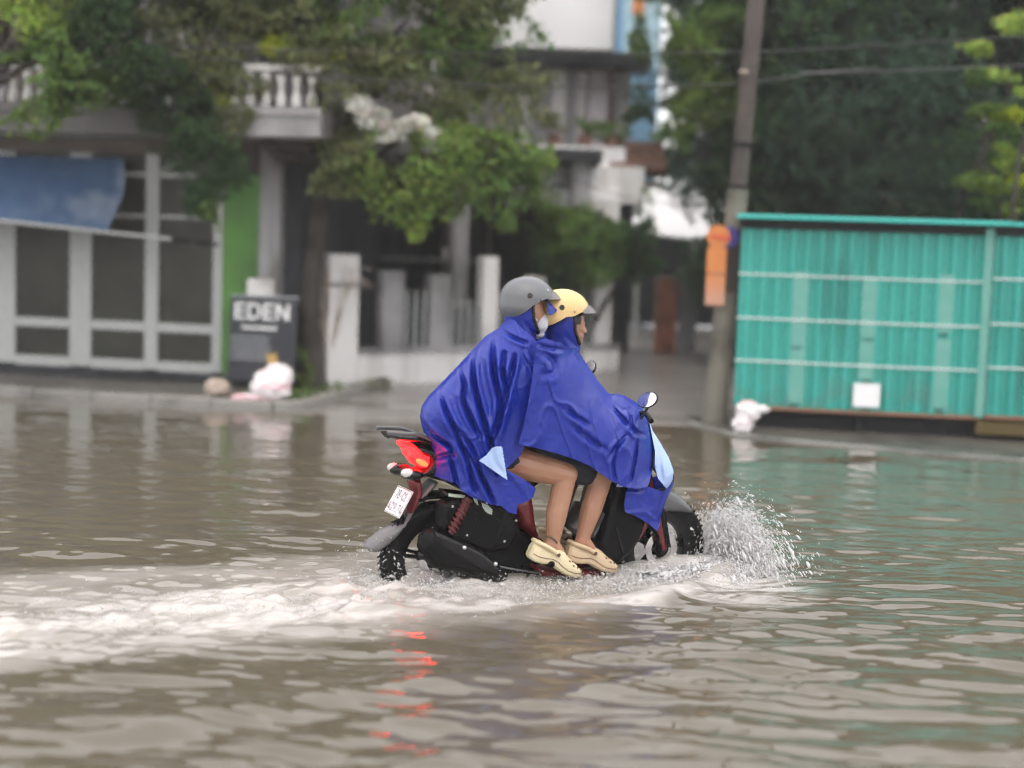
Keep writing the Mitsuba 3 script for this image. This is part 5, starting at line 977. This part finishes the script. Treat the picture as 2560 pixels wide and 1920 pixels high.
# clogs
def clog(parent, leg, m, lift=0.0, k=1.0):
    heel, ball, toe = (np.array(L(leg[i]), float) for i in (4, 5, 6))
    ax_ = toe - heel; ax_ /= np.linalg.norm(ax_); up_ = np.array([0, 0, 1.0]) - ax_ * ax_[2]; up_ /= np.linalg.norm(up_); lt_ = np.cross(up_, ax_)
    A = np.eye(4); A[:3, 0] = ax_ * 1.04; A[:3, 1] = lt_ * 1.12; A[:3, 2] = up_ * 1.16; A[:3, 3] = heel - ax_ * .058 - up_ * (.046 + lift)
    st = [(0, .022, .012, .074), (.012, .036, .004, .086), (.04, .044, .0, .086), (.08, .043, .004, .078), (.11, .042, .013, .084), (.14, .045, .012, .092), (.17, .050, .004, .086), (.205, .052, .0, .070), (.24, .050, .002, .060), (.265, .042, .006, .050), (.282, .026, .012, .038), (.288, .010, .02, .030)]
    xs = np.linspace(0, 1, 40); stn = np.array(st); si = np.linspace(0, len(st) - 1, 40); st2 = np.stack([np.interp(si, np.arange(len(st)), stn[:, a]) for a in range(4)], 1)
    rings = []
    for x, hw_, z0, z1 in st2:
        a = np.linspace(0, 2 * PI, 28, endpoint=False); ca, sa = np.cos(a), np.sin(a)
        y = hw_ * np.sign(ca) * np.abs(ca) ** .7; zc = z0 + .030
        z = np.where(sa >= 0, zc + (z1 - zc) * np.abs(sa) ** .85, zc - (zc - z0) * np.abs(sa) ** .35)
        rings.append(np.stack([a * 0 + x * k, y, z], 1))
    t0 = loft(np.array(rings)); t0.fix_normals()
    mm_ = Manifold(m3.Mesh(np.asarray(t0.vertices, np.float32), np.asarray(t0.faces, np.uint32)))
    opening = Manifold.batch_hull([ell((.068, 0, .118), (.048, .032, .044), 24), ell((.112, 0, .118), (.034, .032, .042), 24)])
    if mm_.volume() > 0: mm_ = mm_ - opening
    t1 = to_tm(mm_)
    W = S4 @ A; ck = put('clog', xf(t1, W), m, parent, smooth=35)
    put('strap', xf(tube(catmull([(.128, .047, .070), (.09, .045, .078), (.04, .042, .082), (.010, .028, .082), (.002, 0, .082), (.010, -.028, .082), (.04, -.042, .082), (.09, -.045, .078), (.128, -.047, .070)], 4), .009, 8), W), m, ck, smooth=60)
    for s_ in (1, -1):
        d_ = trimesh.creation.cylinder(.0085, .008, sections=16); d_.apply_transform(trimesh.transformations.rotation_matrix(PI / 2, [1, 0, 0])); d_.apply_translation((.125, .053 * s_, .068)); put('rivet', xf(d_, W), 'clog_hole', ck)
        put('sole_groove', xf(tube([(x, s_ * (h + .0010), z0 + .026 + .004 * math.sin(x * 20)) for x, h, z0, z1 in st[1:-1]], .0017, 6), W), 'clog_hole', ck)
    for x, y in ((.215, -.030), (.235, -.018), (.25, 0), (.235, .018), (.215, .030), (.20, 0), (.195, -.042), (.222, -.046), (.246, -.040), (.195, .042), (.222, .046), (.246, .040), (.175, .02), (.175, -.02)):
        hw_ = np.interp(x, stn[:, 0], stn[:, 1]); z1 = np.interp(x, stn[:, 0], stn[:, 3]); z0 = np.interp(x, stn[:, 0], stn[:, 2])
        cc = min(1, abs(y) / hw_) ** (1 / .7); zz_ = z0 + .03 + (z1 - z0 - .03) * max(0, 1 - cc ** 2) ** .425
        h_ = ell((x * k, y, zz_), (.0055, .0055, .0042), 10); put('vent_hole', xf(h_, W), 'clog_hole', ck, smooth=True)
clog(rider, legP, 'clog'); clog(rider, legPL, 'clog'); clog(driver, legD, 'clog_tan'); clog(driver, legDL, 'clog_tan')

# ------------------------------------------------------------------ splash
rng = np.random.default_rng(5)
ico = trimesh.creation.icosphere(subdivisions=1); iv, ifc = np.array(ico.vertices), np.array(ico.faces)
octa_v = np.array([[1, 0, 0], [-1, 0, 0], [0, 1, 0], [0, -1, 0], [0, 0, 1], [0, 0, -1.0]]); octa_f = np.array([[0, 2, 4], [2, 1, 4], [1, 3, 4], [3, 0, 4], [2, 0, 5], [1, 2, 5], [3, 1, 5], [0, 3, 5]])
def drops(pos, vel, size, stretch, base=(iv, ifc), wob=.0):
    n = len(pos); v = vel / (np.linalg.norm(vel, axis=1, keepdims=True) + 1e-9)
    a = np.cross(v, rng.normal(size=(n, 3))); a /= np.linalg.norm(a, axis=1, keepdims=True); b = np.cross(v, a)
    bv = base[0][None] * np.ones((n, 1, 1))
    if wob: bv = bv * (1 + wob * rng.normal(size=(n, len(base[0]), 1)))
    V = pos[:, None] + size[:, None, None] * (bv[:, :, :1] * v[:, None] * stretch[:, None, None] + bv[:, :, 1:2] * a[:, None] + bv[:, :, 2:] * b[:, None])
    F = (np.arange(n)[:, None, None] * len(base[0]) + base[1][None]).reshape(-1, 3)
    return trimesh.Trimesh(V.reshape(-1, 3), F, process=False)
def spray(n, src, src_j, vel, vel_j, size, stretch, tmax=1.0, base=(iv, ifc), wob=.15, clump=0):
    """Drops thrown from near src (u, w, z) at vel (m/s), each seen somewhere along its own fall back to the water."""
    o = np.array(src) + rng.normal(size=(n, 3)) * src_j; v = np.array(vel) + rng.normal(size=(n, 3)) * vel_j
    if clump:
        jets = rng.integers(0, clump, n); jv = rng.normal(size=(clump, 3)) * vel_j; v = np.array(vel) + jv[jets] + rng.normal(size=(n, 3)) * np.array(vel_j) * .13
    v[:, 2] = np.abs(v[:, 2]); o[:, 2] = np.maximum(o[:, 2], 0)
    T_ = (v[:, 2] + np.sqrt(v[:, 2] ** 2 + 2 * 9.8 * o[:, 2])) / 9.8; t = T_ * rng.uniform(0.03, tmax, n)
    p = o + v * t[:, None]; p[:, 2] -= 4.9 * t ** 2; vv = v.copy(); vv[:, 2] -= 9.8 * t
    P = S(p[:, 0], p[:, 1], p[:, 2]); VV = vv[:, :1] * U + vv[:, 1:2] * WV + vv[:, 2:] * np.array([0, 0, 1.0])
    s = size * np.exp(rng.normal(size=n) * .5); return drops(P, VV, s, stretch * rng.uniform(.6, 1.6, n), base, wob)
def sheet(src, vel, span, tmax, seed, n=(70, 34), cut=.47, th=.0025):
    """A torn sheet of water along a fan of ballistic paths: src + span * s, thrown at vel(s); ragged holes open towards its edge."""
    a, t = np.meshgrid(np.linspace(0, 1, n[0]), np.linspace(0, 1, n[1]), indexing='ij')
    q = np.stack([a * 6, t * 3, a * 0 + seed], -1); nz = meshkit.fbm(q * 1.6, 4, seed)
    v = np.array(vel[0])[None, None] * (1 - a[..., None]) + np.array(vel[1])[None, None] * a[..., None]; v = v * (.72 + .6 * meshkit.fbm(np.stack([a * 7, a * 0, a * 0 + seed], -1), 3, seed))[..., None]
    T_ = 2 * v[..., 2] / 9.8 * tmax * t; p = np.array(src)[None, None] + np.array(span)[None, None] * (a[..., None] - .5) + v * T_[..., None]; p[..., 2] -= 4.9 * T_ ** 2
    p += (meshkit.noise(q * 4 + 5, seed)[..., None] - .5) * .03; p[..., 2] = np.maximum(p[..., 2], -.01)
    P = S(p[..., 0], p[..., 1], p[..., 2]); m = grid_mesh(P[..., 0], P[..., 1], P[..., 2])
    keep = (nz - .22 * t + .12).ravel()[m.faces].min(1) > cut; f = m.faces[keep]
    nn = m.vertex_normals * th; m2 = trimesh.Trimesh(np.vstack([m.vertices + nn, m.vertices - nn]), np.vstack([f, f[:, ::-1] + len(m.vertices)]), process=False); m2.remove_unreferenced_vertices(); return m2
parts = [spray(6500, (1.58, .05, .02), (.05, .05, .02), (.30, .80, 1.68), (.22, .36, .36), .0018, 3.0, clump=150),
         spray(4500, (1.60, .0, .04), (.04, .05, .04), (.34, .30, 1.80), (.22, .40, .32), .0016, 3.0, clump=110),
         spray(4500, (1.48, .18, .01), (.10, .08, .01), (.14, 1.2, .62), (.24, .40, .20), .0020, 2.6, clump=120),
         spray(2600, (1.42, -.14, .02), (.12, .08, .02), (.2, -1.1, 1.6), (.35, .45, .45), .0020, 2.6, clump=80),
         spray(3500, (1.25, .24, .0), (.20, .10, .01), (.1, 1.0, .55), (.35, .4, .2), .0021, 2.4, clump=90),
         spray(4500, (.75, .32, .0), (.45, .14, .01), (-.1, .75, .50), (.3, .35, .20), .0020, 2.0, base=(octa_v, octa_f)),
         spray(1800, (-.05, .18, .01), (.18, .14, .02), (-.7, .3, .6), (.5, .5, .25), .0019, 2.2, base=(octa_v, octa_f)),
         spray(200, (-.25, .05, .05), (.05, .06, .05), (-.8, .1, 1.3), (.4, .3, .3), .0015, 2.4, base=(octa_v, octa_f)),
         spray(2200, (-.9, .25, .0), (.6, .18, .01), (-.3, .1, .35), (.4, .4, .12), .0020, 1.6, base=(octa_v, octa_f)),
         sheet((1.58, .10, 0), ((.1, .9, 1.25), (.5, .55, 1.5)), (-.16, .0, 0), .80, 3), sheet((1.45, .22, 0), ((-.1, .9, .75), (.2, 1.2, .95)), (.35, .05, 0), .9, 5),
         sheet((1.20, .26, 0), ((-.3, .8, .65), (.1, 1.0, .75)), (.40, .05, 0), .9, 7), sheet((1.62, .0, 0), ((.3, .4, 1.55), (.6, .1, 1.5)), (-.06, -.1, 0), .75, 9, cut=.50)]
scene['water_splash'] = mikit.ply(join(parts), M['drop'], smooth=True)
tag('water_splash', 'white splash of water drops thrown up by the scooter wheels', 'splash', kind='stuff')

# ------------------------------------------------------------------ rain-filled air
scene['rain_air'] = {'type': 'homogeneous', 'albedo': rgb((0.95, 0.95, 0.95)), 'sigma_t': 0.0013}
scene['haze'] = {'type': 'cube', 'to_world': T().translate([0, 0, 5.5]).scale([330, 330, 7.0]), 'bsdf': {'type': 'null'}, 'interior': {'type': 'ref', 'id': 'rain_air'}}
tag('haze', 'thin veil of rain in the air over the street', 'haze', kind='stuff')
scene['camera']['medium'] = {'type': 'ref', 'id': 'rain_air'}
